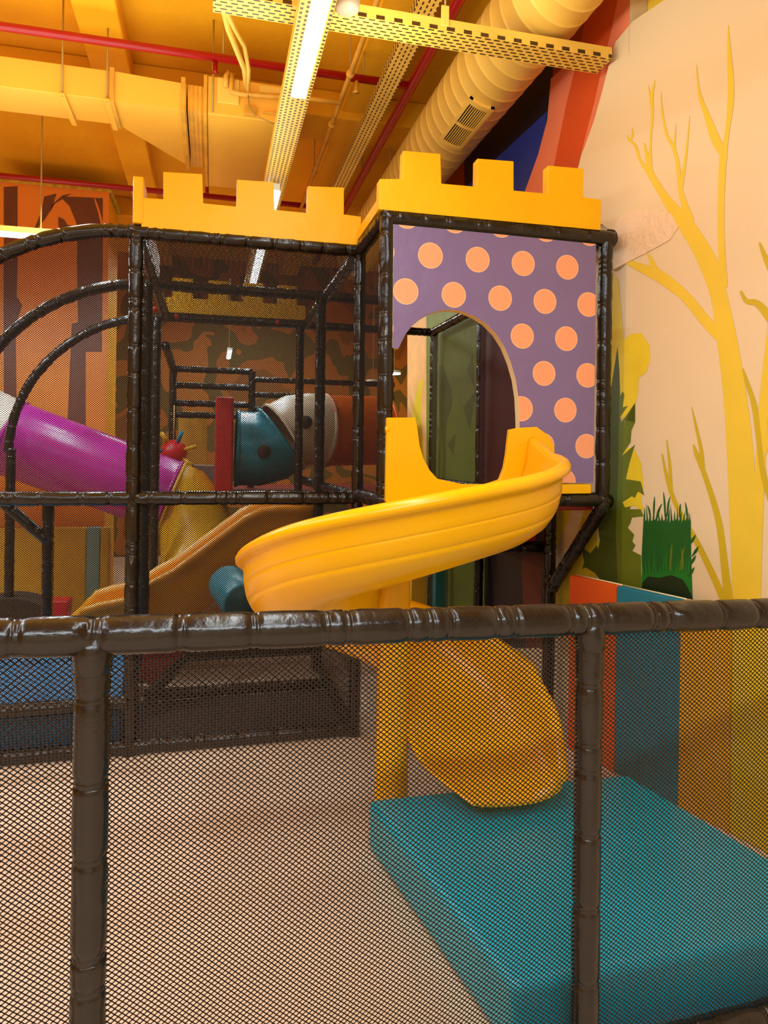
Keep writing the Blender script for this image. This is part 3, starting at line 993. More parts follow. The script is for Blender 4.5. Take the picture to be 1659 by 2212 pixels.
# teal roller under it
rl = thing('mounted_roller', 'teal padded roller with a darker end, beside the tip of the spiral slide', 'roller', (0.3, 4.2, 0.6))
e0, e1 = onY(527, 1306, 4.02), onY(497, 1268, 4.36)
ax_ = (e0 - e1).normalized()
e1 = e0 - ax_ * 0.42
rb = MB().tube([e1, e1 + ax_ * 0.01, e0 - ax_ * 0.012, e0], 0.118, 32, 0, True, lambda i, a: (0.11, 0.118, 0.118, 0.11)[i]).build('roll', mat('teal roll vinyl', (32, 150, 168), 0.35), rl)
o = MB().tube([e0 - ax_ * 0.001, e0 + ax_ * 0.004], 0.11, 32).build('end_cap', mat('dark teal vinyl', (0, 92, 96), 0.4), rb)
o['label'] = 'dark teal round end of the roller'
MB().tube([e0 - ax_ * 0.2, V((GX[1] - 0.035, 4.35, 0.62))], 0.025, 10).build('mounting_bar', M_pad, rl)

# ================================================================ TUBE SLIDE
ts = thing('tube_slide', 'closed tube slide, magenta upper run and yellow lower bend, behind the left bays', 'tube slide', (-0.8, 6.75, 0))
M_mag = mat('magenta plastic', (176, 40, 140), 0.24, 0.05)
M_ytub = mat('mustard plastic', (210, 160, 22), 0.26, 0.05)
M_wtub = mat('white plastic', (222, 205, 178), 0.3, 0.05)
YS = 6.75
A = onY(-120, 880, YS)
B = onY(20, 945, YS)
C = onY(368, 1072, YS)
d = (C - B).normalized()


def seg_tube(parent, pts, r, m, name='tube_segment', lip=True):
    mb = MB()
    n = len(pts)
    mb.tube(pts, r, 28, 0, False)
    o = mb.build(name, m, parent, weld=True)
    for p, q in ((pts[0], pts[1]), (pts[-1], pts[-2])):
        if lip:
            dd = (V(q) - V(p)).normalized()
            MB().tube([V(p) + dd * s for s in (0, 0.004, 0.03, 0.034)], r + 0.018, 28, 0, False, lambda i, a: (r + 0.002, r + 0.016, r + 0.016, r)[i]).build('joint_ring', m, o, weld=True)
    return o


RT_ = 0.335
o = seg_tube(ts, [A, A.lerp(B, 0.5), B], RT_, M_wtub)
o['label'] = 'white upper segment'
o = seg_tube(ts, [B, B.lerp(C, 0.3), B.lerp(C, 0.6), C], RT_, M_mag)
o['label'] = 'magenta segment'
E = onY(470, 1130, YS - 0.1)
bend = [C, C + d * 0.1, V((C.x + 0.19, YS - 0.03, C.z - 0.15)), V((C.x + 0.25, YS - 0.1, C.z - 0.32)), V((C.x + 0.27, YS - 0.22, C.z - 0.55)), V((C.x + 0.25, YS - 0.38, C.z - 0.78))]
o = seg_tube(ts, bend, RT_, M_ytub, 'tube_bend')
o['label'] = 'mustard yellow bend'
MB().tube([(C.x - 0.25, YS, 0), (C.x - 0.25, YS, C.z - 0.1)], 0.045, 12).build('support_leg', M_pad, ts)
# crawl tunnel with portholes
ct = thing('crawl_tunnel', 'crawl tunnel of teal, white and orange segments with round portholes in the far bay', 'tunnel', (0.8, 6.8, 1.4))
Yc = 6.85
c0, c1, c2, c3 = onY(508, 968, Yc), onY(608, 948, Yc), onY(697, 930, Yc + 0.1), onY(830, 930, Yc + 0.25)
rc = 0.36
M_tealp = mat('teal plastic', (8, 134, 156), 0.25, 0.08)
M_orp = mat('orange plastic', (214, 98, 20), 0.3, 0.06)
for pts, m, lab in (([c0, onY(555, 970, Yc), onY(588, 962, Yc), c1], M_tealp, 'teal segment'), ([c1, onY(640, 930, Yc + 0.03), onY(668, 927, Yc + 0.06), c2], M_wtub, 'white segment'), ([c2, c2.lerp(c3, 0.5), c3], M_orp, 'orange segment')):
    o = seg_tube(ct, pts, rc, m)
    o['label'] = lab
for u, v, y, m in ((570, 976, Yc - rc - 0.005, M_dark), (660, 912, Yc - rc + 0.02, M_dark)):
    p = onY(u, v, y)
    MB().tube([p + V((0, -0.012, 0)), p + V((0, 0.05, 0))], 0.062, 20).build('porthole', m, ct)
pl = c0 + V((-0.03, 0, 0))
mb = MB().box((pl.x - 0.16, Yc - 0.42, ZB2), (pl.x, Yc + 0.42, pl.z + 0.46))
mb.build('end_plate', M_redpad, ct, bevel=0.02)

# far play things behind the nets
mb = MB().prism([onY(u, v, 7.9) for u, v in ((385, 1060), (385, 895), (392, 888), (440, 888), (447, 897), (447, 1060))], (0, 0.12, 0))
mb.v = [(x, y, ZB2 if z < ZB2 + 0.1 else z) for x, y, z in mb.v]
tag(mb.build('climbing_pad', mat('mustard vinyl', (204, 148, 26), 0.5), bevel=0.02), 'tall mustard pad standing on the far deck left of the crawl tunnel', 'pad')
mb = MB().prism([onY(u, v, 7.3) for u, v in ((385, 1056), (385, 1003), (480, 1006), (480, 1060))], (0, 0.25, 0))
mb.v = [(x, y, ZB2 if z < ZB2 + 0.1 else z) for x, y, z in mb.v]
tag(mb.build('foam_block', mat('grey foam vinyl', (142, 122, 108), 0.6), bevel=0.02), 'grey foam block on the far deck in front of the mustard pad', 'foam block')
tb = thing('spike_ball', 'red ball toy with teal and yellow pegs hanging by the far left post', 'toy', (0, 7.2, 1.8))
pc = onY(375, 978, 7.2)
s = MB()
s.tube([pc + V((0, 0, z)) for z in (-0.13, -0.12, -0.08, 0, 0.08, 0.12, 0.13)], 0.13, 18, 0, True, lambda i, a: (0.02, 0.06, 0.11, 0.135, 0.11, 0.06, 0.02)[i])
s.build('ball', M_redpad, tb)
for i in range(7):
    a = i * 0.9 + 0.3
    dd = V((math.cos(a), -0.5, math.sin(a))).normalized()
    MB().tube([pc + dd * 0.1, pc + dd * 0.25], 0.02, 8).build('peg', M_tealp if i % 2 else M_ytub, tb)
MB().tube([pc + V((0, 0, 0.12)), V((pc.x, pc.y, 2.05))], 0.008, 6).build('cord', M_wire, tb)

# left: low yellow padding with a pale blue stripe, floor mat, red cube, dark arch
M_padY = mat('dull yellow vinyl', (222, 176, 30), 0.5, 0.06)
M_padB = mat('pale blue vinyl', (140, 178, 176), 0.5, 0.06)
ly = 7.35
lx = [onY(u, 1200, ly).x for u in (-260, 186, 216, 236)]
lz = onY(120, 1141, ly).z
for i, (m, nm, lab) in enumerate(((M_padY, 'wide', 'wide mustard wall pad at floor level in front of the orange banner column'), (M_padB, 'blue', 'narrow pale blue wall pad between two mustard ones'), (M_padY, 'thin', 'thin mustard wall pad right of the pale blue one'))):
    mb = MB().box((lx[i], ly, 0), (lx[i + 1] - 0.003, ly + 0.12, lz))
    tag(mb.build('wall_pad', m, bevel=0.01), lab, 'wall pad')
M_bmat = mat('bright blue vinyl', (52, 158, 222), 0.35, 0.06)
mb = MB().box((-1.95, YF + 0.07, 0.016), (GX[0] - 0.06, 4.98, 0.26))
fm = mb.build('floor_mat', M_bmat, bevel=0.02)
tag(fm, 'bright blue floor mat inside the left bay at the foot of the straight slide', 'mat')
mb = MB().prism([onY(u, v, 4.55) for u, v in ((300, 1470), (312, 1400), (405, 1400), (380, 1432), (330, 1485))], (0, 0.12, 0))
tag(mb.build('wedge_pad', M_redpad, bevel=0.012), 'red wedge pad on the carpet right of the bright blue mat', 'pad')
mb = MB().prism([onY(u, v, 6.1) for u, v in ((96, 1299), (148, 1299), (140, 1390), (104, 1390))], (0, 0.2, 0))
for i, v in enumerate(mb.v):
    if v[2] < 0.3:
        mb.v[i] = (v[0], v[1], 0.014)
tag(mb.build('toy_tub', M_redpad, bevel=0.012), 'small red tub on the floor below the tube slide', 'tub')
ah = onY(20, 1290, 6.3)
arc = arc_pts((ah.x, 6.2, 0.014), PI, 0, 1, 16, (0.46, 0, 0), (0, 0, max(0.2, ah.z)))
mb = MB().prism(arc, (0, 0.3, 0))
tag(mb.build('foam_arch', M_dark, bevel=0.02), 'dark rounded foam hump on the floor at the left edge', 'foam hump')

# ground pads seen below the tower
for a, b, y, c, nm, lab in ((888, 921, 5.95, (214, 158, 30), 'gold', 'mustard wall pad behind the spiral slide, left of the dark post'), (940, 968, 5.8, (34, 112, 122), 'sea', 'teal wall pad behind the spiral slide, right of the dark post')):
    pa_, pb_ = onY(a, 1300, y), onY(b, 1300, y)
    tag(MB().box((pa_.x, y, 0), (pb_.x, y + 0.08, 0.95)).build('wall_pad', mat('ground pad ' + nm, c, 0.45), bevel=0.008), lab, 'wall pad')

# ================================================================= BANNER
YCb = 7.75
bc = thing('banner_column', 'square column wrapped in an orange forest-print vinyl banner, behind the arched bay', 'column', (-1.6, YCb, 0))
z1 = onY(120, 405, YCb).z
xa, xb = onY(2, 420, YCb).x, onY(236, 420, YCb).x
MB().box((xa, YCb, 0), (xb, YCb + 0.7, ZC - 0.3)).build('core', M_ceil, bc)
M_ban = mat('orange banner print', (246, 142, 44), 0.4, 0.12, 0.8, 0.15, 5.0)
M_ban2 = mat('plum brown print', (112, 62, 38), 0.4, 0.08)
M_ban3 = mat('amber print', (240, 140, 40), 0.4, 0.08)
bp = MB()
bp.box((xa, YCb - 0.012, 0.8), (xb, YCb - 0.002, z1))


def bpaint(px, mi, k):
    bp.flat([onY(u, v, YCb - 0.013 - 0.0015 * k) for u, v in px], mi)


bpaint([(8, 404), (38, 402), (38, 560), (36, 640), (48, 660), (34, 700), (36, 900), (8, 900)], 1, 1)
bpaint([(158, 425), (222, 428), (222, 560), (220, 760), (170, 760), (166, 560), (168, 490), (150, 445), (130, 425)], 1, 1)
bpaint([(95, 425), (122, 418), (112, 450), (96, 475), (75, 500), (60, 520), (78, 485), (90, 455)], 1, 2)
bpaint([(155, 418), (118, 440), (108, 458), (112, 442), (135, 422)], 1, 2)
bpaint([(126, 468), (138, 474), (146, 486), (160, 488), (165, 492), (140, 494), (150, 500), (135, 502), (126, 488)], 1, 2)
bpaint([(202, 420), (214, 450), (222, 480), (222, 500), (212, 460), (205, 436)], 2, 2)
bpaint([(60, 700), (150, 640), (160, 760), (150, 980), (60, 980)], 2, 1)
bpaint([(155, 700), (185, 690), (185, 1040), (140, 1040)], 1, 2)
bpaint([(60, 640), (80, 632), (72, 700), (40, 760)], 2, 2)
bp.build('banner', [M_ban, M_ban2, M_ban3], bc)
o = MB().box((xa - 0.02, YCb - 0.02, z1), (xb + 0.03, YCb + 0.72, z1 + 0.05)).build('top_trim', mat('torn yellow foam edge', (206, 166, 40), 0.8, 0.3, 20), bc, bevel=0.01)
o['label'] = 'ragged yellow edge above the banner'

# ================================================================= CEILING KIT
def pipeY(u0, v0, u1, v1, z, r, name, m, label, cat, y_far=None, group=None):
    a, b = onZ(u0, v0, z), onZ(u1, v1, z)
    x = (a.x + b.x) / 2
    ya, yb = min(a.y, b.y), max(a.y, b.y)
    o = thing(name, label, cat, (x, ya, z), group)
    return o, x, ya, yb


# round duct with spiral seams and a grille
DXc, DZc, DRr = 1.68, 4.02, 0.235
dk = thing('round_duct', 'large round yellow spiral air duct running overhead beside the mural wall', 'duct', (DXc, 5, DZc))
pts, rad = [], []
y = 1.9
while y < 8.5:
    for dy, rr in ((0, 1.0), (0.012, 1.0), (0.016, 1.012), (0.024, 1.012), (0.028, 1.0)):
        pts.append(V((DXc, y + dy, DZc)))
        rad.append(DRr * rr)
    y += 0.13
# seams lean: shear rings so that they spiral
mbd = MB()
n = 36
vs, fs = [], []
for p, r in zip(pts, rad):
    for k in range(n):
        a = 2 * PI * k / n
        vs.append((p.x + r * math.cos(a), p.y + 0.05 * math.cos(a), p.z + r * math.sin(a)))
for i in range(len(pts) - 1):
    for k in range(n):
        k2 = (k + 1) % n
        fs.append((i * n + k, i * n + k2, (i + 1) * n + k2, (i + 1) * n + k))
mbd.add(vs, fs, 0, True)
mbd.build('duct_body', M_duct, dk)
# grille on the lower-left flank, from its place in the photo
def patch(mb, y0, y1, a0, a1, r0, r1, n=8):
    rings = []
    for i in range(n + 1):
        a = a0 + (a1 - a0) * i / n
        c, q = math.cos(a), math.sin(a)
        rings.append([V((DXc + r * c, y, DZc + r * q)) for r, y in ((r0, y0), (r0, y1), (r1, y1), (r1, y0))])
    mb.loft(rings, smooth=False)


def on_duct(u, v):
    d = ray(u, v)
    o2, d2 = V((CAM.x - DXc, CAM.z - DZc)), V((d.x, d.z))
    A_, B_, C_ = d2.dot(d2), 2 * o2.dot(d2), o2.dot(o2) - DRr ** 2
    k = (-B_ - math.sqrt(max(0, B_ * B_ - 4 * A_ * C_))) / (2 * A_)
    p = CAM + d * k
    return p.y, math.atan2(p.z - DZc, p.x - DXc)


ys, as_ = zip(*[on_duct(u, v) for u, v in ((1010, 225), (1052, 232), (992, 312), (966, 308))])
gy0, gy1 = min(ys) - 0.02, max(ys) + 0.02
gam = sum(as_) / 4
gm = MB()
gw = 0.36
r1 = DRr + 0.018
patch(gm, gy0, gy1, gam - gw, gam - gw + 0.10, DRr - 0.01, r1)
patch(gm, gy0, gy1, gam + gw - 0.10, gam + gw, DRr - 0.01, r1)
patch(gm, gy0, gy0 + 0.045, gam - gw, gam + gw, DRr - 0.01, r1)
patch(gm, gy1 - 0.045, gy1, gam - gw, gam + gw, DRr - 0.01, r1)
gf = gm.build('grille_frame', M_duct, dk)
gb = MB()
patch(gb, gy0 + 0.02, gy1 - 0.02, gam - gw + 0.05, gam + gw - 0.05, DRr - 0.005, DRr + 0.006)
gb.build('grille_opening', mat('dark grille cavity', (46, 30, 10), 0.8), gf)
gs = MB()
for i in range(8):
    a = gam - gw + 0.15 + i * (2 * gw - 0.30) / 7
    patch(gs, gy0 + 0.03, gy1 - 0.03, a - 0.012, a + 0.012, DRr - 0.002, DRr + 0.013, 2)
ym = (gy0 + gy1) / 2
patch(gs, ym - 0.012, ym + 0.012, gam - gw + 0.05, gam + gw - 0.05, DRr - 0.002, DRr + 0.014)
gs.build('grille_bars', M_duct, gf)
for y in (3.0, 6.0):
    MB().tube([(DXc - DRr * 0.75, y, DZc + 0.1), (DXc - DRr * 0.75, y, ZC)], 0.006, 6).build('hanger_rod', M_wire, dk)

# red sprinkler pipes
rp = 'red sprinkler pipes under the ceiling'
ZP = 4.2
pa_ = onZ(990, 0, ZP)
xr = (pa_.x + onZ(745, 450, ZP).x) / 2
t1 = thing('sprinkler_pipe', 'red sprinkler pipe running lengthwise between the cable tray and the round duct', 'pipe', (xr, 4, ZP), rp)
MB().tube([(xr, y, ZP) for y in (1.6, 4, 7, 9.5)], 0.036, 14).build('pipe', M_red, t1)
for y in (4.0, 6.4):
    MB().tube([(xr, y, ZP), (xr, y, ZC)], 0.006, 6).build('hanger_rod', M_wire, t1)
ya_ = (onZ(0, 62, ZP).y + onZ(880, 180, ZP).y) / 2
t2 = thing('sprinkler_pipe', 'nearer red sprinkler pipe crossing the ceiling in front of the flat duct', 'pipe', (-1, ya_, ZP), rp)
MB().tube([(-4, ya_, ZP), (xr - 0.03, ya_, ZP)], 0.027, 14).build('pipe', M_red, t2)
for u in (465, 770):
    x = onY(u, 150, ya_).x
    MB().tube([(x, ya_, ZP - 0.0), (x, ya_, ZP - 0.09), (x, ya_, ZP - 0.1)], 0.014, 8, 0, True, lambda i, a: (0.016, 0.016, 0.026)[i]).build('sprinkler_head', M_red if u < 600 else M_ductb, t2)
    MB().tube([(x + 0.05, ya_, ZP), (x + 0.05, ya_, ZC)], 0.006, 6).build('hanger_rod', M_wire, t2)
yb_ = (onZ(0, 384, ZP).y + onZ(660, 440, ZP).y) / 2
t3 = thing('sprinkler_pipe', 'farther red sprinkler pipe crossing just above the yellow battlement', 'pipe', (-1, yb_, ZP), rp)
MB().tube([(-4.5, yb_, ZP), (xr - 0.03, yb_, ZP)], 0.027, 14).build('pipe', M_red, t3)
for u in (447, 690):
    x = onY(u, 430, yb_).x
    MB().tube([(x, yb_, ZP), (x, yb_, ZP + 0.1)], 0.018, 8).build('tee', M_red, t3)
    MB().tube([(x, yb_, ZP), (x, yb_, ZC)], 0.006, 6).build('hanger_rod', M_wire, t3)

# cable trays (perforated channels)
M_trayY = perforated('perforated tray, lengthwise', (244, 192, 80), 0.045, 0.03, 0.3, 0.17, ('Y', 'X'))
M_trayX = perforated('perforated tray, crosswise', (246, 198, 84), 0.05, 0.026, 0.32, 0.2, ('X', 'Y'))
M_traySlot = perforated('slotted tray side', (246, 198, 84), 0.09, 0.075, 0.24, 0.14, ('X', 'Z'), offs=False)
ZTr = 4.08
xt = (onZ(926, 0, ZTr).x + onZ(736, 405, ZTr).x) / 2
tr1 = thing('cable_tray', 'perforated yellow cable tray running lengthwise left of the red pipe', 'cable tray', (xt, 4, ZTr))
wt = 0.062


def tray_y(parent, x, y0, y1, z, w, h, m):
    mb = MB()
    mb.box((x - w, y0, z), (x + w, y1, z + 0.003))
    mb.box((x - w, y0, z + 0.003), (x - w + 0.003, y1, z + h))
    mb.box((x + w - 0.003, y0, z + 0.003), (x + w, y1, z + h))
    return mb.build('channel', m, parent)


tray_y(tr1, xt, 1.8, 9.0, ZTr, wt, 0.05, M_trayY)
for y in (3.6, 5.0, 6.6):
    MB().tube([(xt + wt, y, ZTr), (xt + wt, y, ZC)], 0.006, 6).build('hanger_rod', M_wire, tr1)
# crosswise trunking that ends at the mural wall
a, b = onY(700, 18, 3.3), onY(1325, 100, 3.3)
ZX = 3.70
YX = 3.28
tr2 = thing('cable_tray', 'perforated yellow cable tray crossing the picture top and ending at the mural wall', 'cable tray', (1, YX, ZX))
q0, q1 = onY(460, -18, YX), onY(1322, 112, YX)
mb = MB()
xs0, xs1 = q0.x, min(q1.x, 2.06)
mb.box((xs0, YX, ZX), (xs1, YX + 0.15, ZX + 0.003), 0)
mb.box((xs0, YX, ZX + 0.003), (xs1, YX + 0.003, ZX + 0.06), 1)
mb.box((xs0, YX + 0.147, ZX + 0.003), (xs1, YX + 0.15, ZX + 0.06), 1)
mb.build('channel', [M_trayX, M_traySlot], tr2)
p = onY(962, 36, YX - 0.01)
o = MB().box((p.x - 0.02, YX - 0.012, ZX + 0.02), (p.x + 0.02, YX - 0.001, ZX + 0.12)).build('bracket', M_duct, tr2, bevel=0.003)
MB().tube([(p.x, YX - 0.006, ZX + 0.1), (p.x, YX - 0.006, ZC)], 0.005, 6).build('hanger_rod', M_wire, tr2)
x = onY(500, 0, YX).x
MB().tube([(x, YX - 0.006, ZX + 0.03), (x, YX - 0.006, ZC)], 0.005, 6).build('hanger_rod', M_wire, tr2)

# lengthwise trunking with the tube lights
ZL = 3.52
xl = (onZ(690, 0, ZL).x + onZ(593, 400, ZL).x) / 2
lt = thing('light_trunking', 'perforated trunking carrying white tube lights, running away above the battlement', 'light fitting', (xl, 4, ZL))
M_trayL = perforated('perforated light trunking', (228, 170, 62), 0.032, 0.026, 0.26, 0.26, ('Y', 'X'))
tray_y(lt, xl, 1.0, 9.0, ZL, 0.075, 0.06, M_trayL)
yend = onZ(649, 188, ZL).y
lh = MB().box((xl - 0.032, 1.2, ZL - 0.05), (xl + 0.032, yend + 0.015, ZL - 0.001)).build('lamp_housing', M_white, lt)
MB().box((xl - 0.038, 1.2, ZL - 0.062), (xl + 0.038, yend, ZL - 0.05)).build('light_tube', L_white, lh, bevel=0.004)
y2a, y2b = onZ(592, 395, ZL).y, 8.6
lh = MB().box((xl - 0.032, y2a, ZL - 0.05), (xl + 0.032, y2b, ZL - 0.001)).build('lamp_housing', M_white, lt)
MB().box((xl - 0.038, y2a + 0.01, ZL - 0.062), (xl + 0.038, y2b, ZL - 0.05)).build('light_tube', L_white, lh, bevel=0.004)
for y in (2.5, 4.3, 6.8):
    MB().tube([(xl + 0.07, y, ZL + 0.02), (xl + 0.07, y, ZC)], 0.005, 6).build('hanger_rod', M_wire, lt)

# thin conduit right of it
ZQ = 4.15
xq = (onZ(800, 60, ZQ).x + onZ(650, 440, ZQ).x) / 2
cq = thing('conduit', 'thin yellow-painted conduit running lengthwise right of the tube light', 'pipe', (xq, 4, ZQ))
MB().tube([(xq, y, ZQ) for y in (2.0, 4, 6, 9)], 0.017, 10).build('pipe', M_ductb, cq)
for y in (4.1, 4.6, 5.35, 6.3):
    MB().tube([(xq, y - 0.015, ZQ), (xq, y + 0.015, ZQ)], 0.028, 12).build('coupling', M_ductb, cq)
for y in (4.6, 6.3):
    MB().tube([(xq, y, ZQ), (xq, y, ZC)], 0.004, 6).build('hanger_rod', M_wire, cq)

# rectangular duct, transition and fan unit
ZR = 3.92
M_duct2 = mat('amber painted sheet metal', (250, 184, 62), 0.45, 0.06, 2.0)
rd = thing('flat_duct', 'flat yellow rectangular air duct with a flared end on the left of the ceiling', 'duct', (-1.5, 5, ZR))
y0 = onZ(240, 217, ZR).y
y1 = onZ(240, 268, ZR).y
x0, x1, x2, x3 = -4.2, onY(242, 217, y0).x, onY(402, 243, y0).x, onY(446, 250, y0).x
h0 = onY(240, 153, y0).z - ZR
y2 = onZ(402, 360, ZR).y
MB().box((x0, y0, ZR), (x1, y1, ZR + h0)).build('duct_body', M_duct2, rd, bevel=0.004)
mb = MB()
A4 = [V((x1, y0, ZR)), V((x1, y1, ZR)), V((x1, y1, ZR + h0)), V((x1, y0, ZR + h0))]
B4 = [V((x2, y0, ZR)), V((x2, y2, ZR)), V((x2, y2, ZR + h0 * 0.9)), V((x2, y0, ZR + h0 * 0.9))]
mb.loft([A4, B4], smooth=False)
mb.build('flared_section', M_duct2, rd)
for x, yy in ((x1, y1), (x2 - 0.02, y2)):
    mb = MB()
    mb.box((x - 0.015, y0 - 0.018, ZR - 0.018), (x + 0.015, yy + 0.018, ZR + h0 + 0.018))
    mb.build('flange', M_ductb, rd, bevel=0.003)
mb = MB()
k = 8
rgs = []
for i in range(k + 1):
    x = x2 + 0.01 + (x3 - x2 - 0.02) * i / k
    e = 0.01 * (i % 2)
    rgs.append([V((x, y0 + e, ZR + e)), V((x, y2 - e, ZR + e)), V((x, y2 - e, ZR + h0 * 0.9)), V((x, y0 + e, ZR + h0 * 0.9))])
mb.loft(rgs, smooth=False)
o = mb.build('flexible_sleeve', M_ductb, rd)
o['label'] = 'stained fabric sleeve before the fan unit'
for x in (onY(135, 200, y0).x, x1 - 0.03):
    MB().tube([(x, y0 - 0.012, ZR - 0.02), (x, y0 - 0.012, ZC)], 0.006, 6).build('hanger_rod', M_wire, rd)
    MB().box((x - 0.018, y0 - 0.03, ZR - 0.016), (x + 0.018, y1 + 0.06, ZR - 0.004)).build('hanger_strap', M_duct2, rd)
fu = thing('fan_unit', 'yellow box-shaped air handling unit joined to the flared duct', 'air unit', (x3, y0, ZR))
x4 = onY(625, 262, y0).x
hz = onY(450, 165, y0).z - ZR
y3 = onZ(440, 398, ZR).y
MB().box((x3 + 0.006, y0 - 0.01, ZR - 0.01), (x4, y3, ZR + hz)).build('casing', M_duct2, fu, bevel=0.006)
MB().box((x3 - 0.02, y0 - 0.02, ZR - 0.02), (x3 + 0.004, y3, ZR + hz)).build('flange', M_ductb, fu, bevel=0.003)
fy = y0 - 0.012
for (u0, v0, u1, v1, nm, dep, m) in ((470, 168, 516, 228, 'access_panel', 0.012, M_duct), (560, 184, 618, 214, 'access_panel', 0.01, M_duct), (527, 232, 552, 254, 'control_box', 0.04, M_ductb), (568, 244, 612, 252, 'terminal_strip', 0.03, M_ductb)):
    a, b = onY(u0, v0, fy), onY(u1, v1, fy)
    MB().box((a.x, fy - dep, b.z), (b.x, fy, a.z)).build(nm, m, fu, bevel=0.003)
a = onY(487, 190, fy)
MB().tube([onY(u, v, fy - 0.04) for u, v in ((488, 188), (488, 165), (494, 155), (502, 160), (500, 185), (500, 198), (520, 203), (560, 206), (660, 212), (735, 222))], 0.017, 10).build('drain_pipe', M_ductb, fu)
MB().tube([onY(u, v, fy - 0.05) for u, v in ((536, 205), (538, 230), (552, 250), (575, 260), (600, 272))], 0.004, 6).build('wire', M_wire, fu)
for x in (x3 + 0.04,):
    MB().tube([(x, y0 - 0.02, ZR), (x, y0 - 0.02, ZC)], 0.006, 6).build('hanger_rod', M_wire, fu)

# hanging insulated hose bundle
hb = thing('hanging_hose_bundle', 'pair of pale insulated hoses drooping from the crosswise tray to the fan unit', 'hose', (0, 3.6, 4))
for k, P in enumerate((((482, 5), (484, 25), (492, 60), (512, 110), (528, 150), (532, 190)), ((490, 5), (492, 28), (506, 60), (528, 100), (537, 150), (536, 195)))):
    pts = []
    for i, (u, v) in enumerate(P):
        pts.append(onY(u, v, 3.5 + (y0 - 0.07 - 3.5) * i / 5))
    pts = [pts[0] + V((0, 0, 0.35))] + pts
    MB().tube(pts, 0.017 - 0.003 * k, 10).build('hose', M_duct, hb)

# ceiling speaker cropped by the top edge
cs = thing('ceiling_speaker', 'pale cylindrical ceiling speaker cut by the top edge', 'speaker', (0.75, 3.1, 3.8))
p = onY(750, 2, 3.05)
MB().tube([p + V((0, 0, z)) for z in (-0.045, -0.035, 0.0, 0.12, 0.13)], 0.055, 24, 0, True, lambda i, a: (0.045, 0.056, 0.058, 0.058, 0.05)[i]).build('can', mat('pale grey housing', (150, 130, 100), 0.5), cs)
MB().tube([p + V((0, 0, 0.12)), V((p.x, p.y, ZC))], 0.008, 8).build('stem', M_wire, cs)

# hanging linear lamp at the left edge
YH = 5.9
hl = thing('pendant_tube_light', 'white linear lamp hanging on a thin rod in front of the orange banner', 'light fitting', (-2, YH, 3))
a, b = onY(-200, 498, YH), onY(118, 514, YH)
zz = (onY(0, 500, YH).z + onY(118, 511, YH).z) / 2
lh = MB().box((a.x, YH - 0.03, zz), (b.x, YH + 0.03, zz + 0.045)).build('lamp_housing', M_duct, hl, bevel=0.004)
MB().box((a.x, YH - 0.03, zz - 0.03), (b.x - 0.03, YH + 0.03, zz - 0.001)).build('light_tube', L_white, lh, bevel=0.004)
x = onY(88, 490, YH).x
MB().tube([(x, YH, zz + 0.04), (x, YH, ZC)], 0.006, 6).build('hanger_rod', M_wire, hl)
# two small ceiling lamps in the far bay
for u, v, y, lab in ((852, 806, 9.0, 'small round ceiling lamp seen through the tower doorway'), (806, 826, 9.0, 'fainter small lamp seen between the tower posts')):
    p = onY(u, v, y)
    o = thing('round_lamp', lab, 'lamp', p)
    MB().tube([p + V((0, 0, -0.015)), p + V((0, 0, 0.0))], 0.08, 20).build('lamp_glass', L_white, o)
    MB().tube([p + V((0, 0, 0.001)), p + V((0, 0, 0.03))], 0.09, 20).build('lamp_housing', M_white, o)
    MB().tube([p + V((0, 0, 0.03)), V((p.x, p.y, ZC - 0.2))], 0.006, 6).build('stem', M_wire, o)
p = onY(540, 600, 7.5)
for u, v, y, lab in ((495, 765, 9.0, 'short tube light glowing in the far room behind the netting'),):
    p = onY(u, v, y)
    o = thing('tube_light', lab, 'light fitting', p)
    MB().box((p.x - 0.025, p.y - 0.35, p.z - 0.02), (p.x + 0.025, p.y + 0.35, p.z)).build('light_tube', L_white, o)
    MB().box((p.x - 0.03, p.y - 0.36, p.z + 0.001), (p.x + 0.03, p.y + 0.36, p.z + 0.03)).build('lamp_housing', M_white, o)
    MB().tube([p + V((0, 0, 0.02)), V((p.x, p.y, ZC - 0.2))], 0.006, 6).build('hanger_rod', M_wire, o)

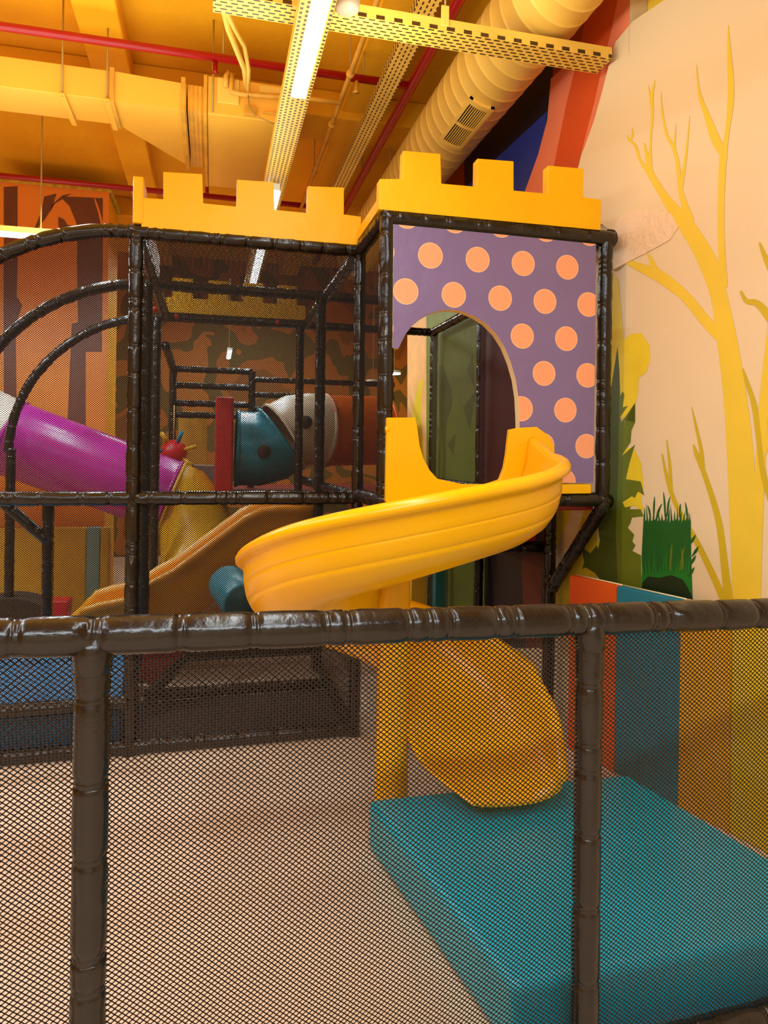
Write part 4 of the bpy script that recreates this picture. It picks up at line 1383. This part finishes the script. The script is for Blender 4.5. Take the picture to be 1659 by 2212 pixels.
# ================================================================== LIGHT
def area(name, loc, rot, sx, sy, power, col=(1, 0.93, 0.80)):
    ld = bpy.data.lights.new(name, 'AREA')
    ld.shape = 'RECTANGLE'
    ld.size, ld.size_y = sx, sy
    ld.energy = power
    ld.color = col
    o = bpy.data.objects.new(name, ld)
    COL.objects.link(o)
    o.location = loc
    o.rotation_euler = rot
    return o


WC = (0.86, 1.0, 1.06)
WU = (0.92, 1.0, 0.92)
area('lamp_trunking_near', (xl, 1.0, ZL - 0.08), (0, 0, 0), 0.07, 3.0, 34, WC)
area('lamp_trunking_far', (xl, 7.5, ZL - 0.08), (0, 0, 0), 0.07, 2.0, 40, WC)
area('fill_left', (-2.6, 2.2, 3.8), (0, 0, 0), 0.08, 4.0, 72, WC)  # added high fill for the left side, not a row of fittings
area('lamp_left_far', (-2.6, YH - 0.2, zz - 0.06), (0, 0, 0), 2.0, 0.07, 100, WC)
area('fill_behind', (-0.5, -1.8, 3.9), (0, 0, 0), 4.0, 0.3, 190, WC)  # unseen fill behind the viewer, added to brighten the front faces evenly
area('lamp_back_room', (0.3, 9.2, 3.8), (0, 0, 0), 2.0, 0.3, 62, (0.95, 1.0, 0.8))
area('fill_bays', (-1.0, 5.6, 3.5), (0, 0, 0), 0.07, 1.6, 60, WC)  # fill added above the netted bays; no fitting hangs here
area('fill_up_ceiling', (-1.0, 3.4, 3.3), (PI, 0, 0), 3.0, 3.0, 55, WU)  # broad upward fill added to brighten the ceiling, no lamp of the room
area('fill_up_duct', (xl + 0.25, 2.0, ZL - 0.2), (PI, 0.5, 0), 0.15, 3.0, 24, WU)  # added upward fill for round duct and upper mural wall; trunking has no uplight
w = bpy.data.worlds.new('world')
w.use_nodes = True
w.node_tree.nodes['Background'].inputs[0].default_value = (1, 0.8, 0.55, 1)
w.node_tree.nodes['Background'].inputs[1].default_value = 0.05
scn.world = w

scn.view_settings.view_transform = 'Standard'
scn.view_settings.look = 'None'
scn.view_settings.exposure = 0.14
try:
    scn.cycles.max_bounces = 5
    scn.cycles.diffuse_bounces = 3
    scn.cycles.glossy_bounces = 2
    scn.cycles.adaptive_threshold = 0.025
    scn.cycles.sample_clamp_indirect = 6.0
    scn.cycles.use_denoising = True
except Exception:
    pass
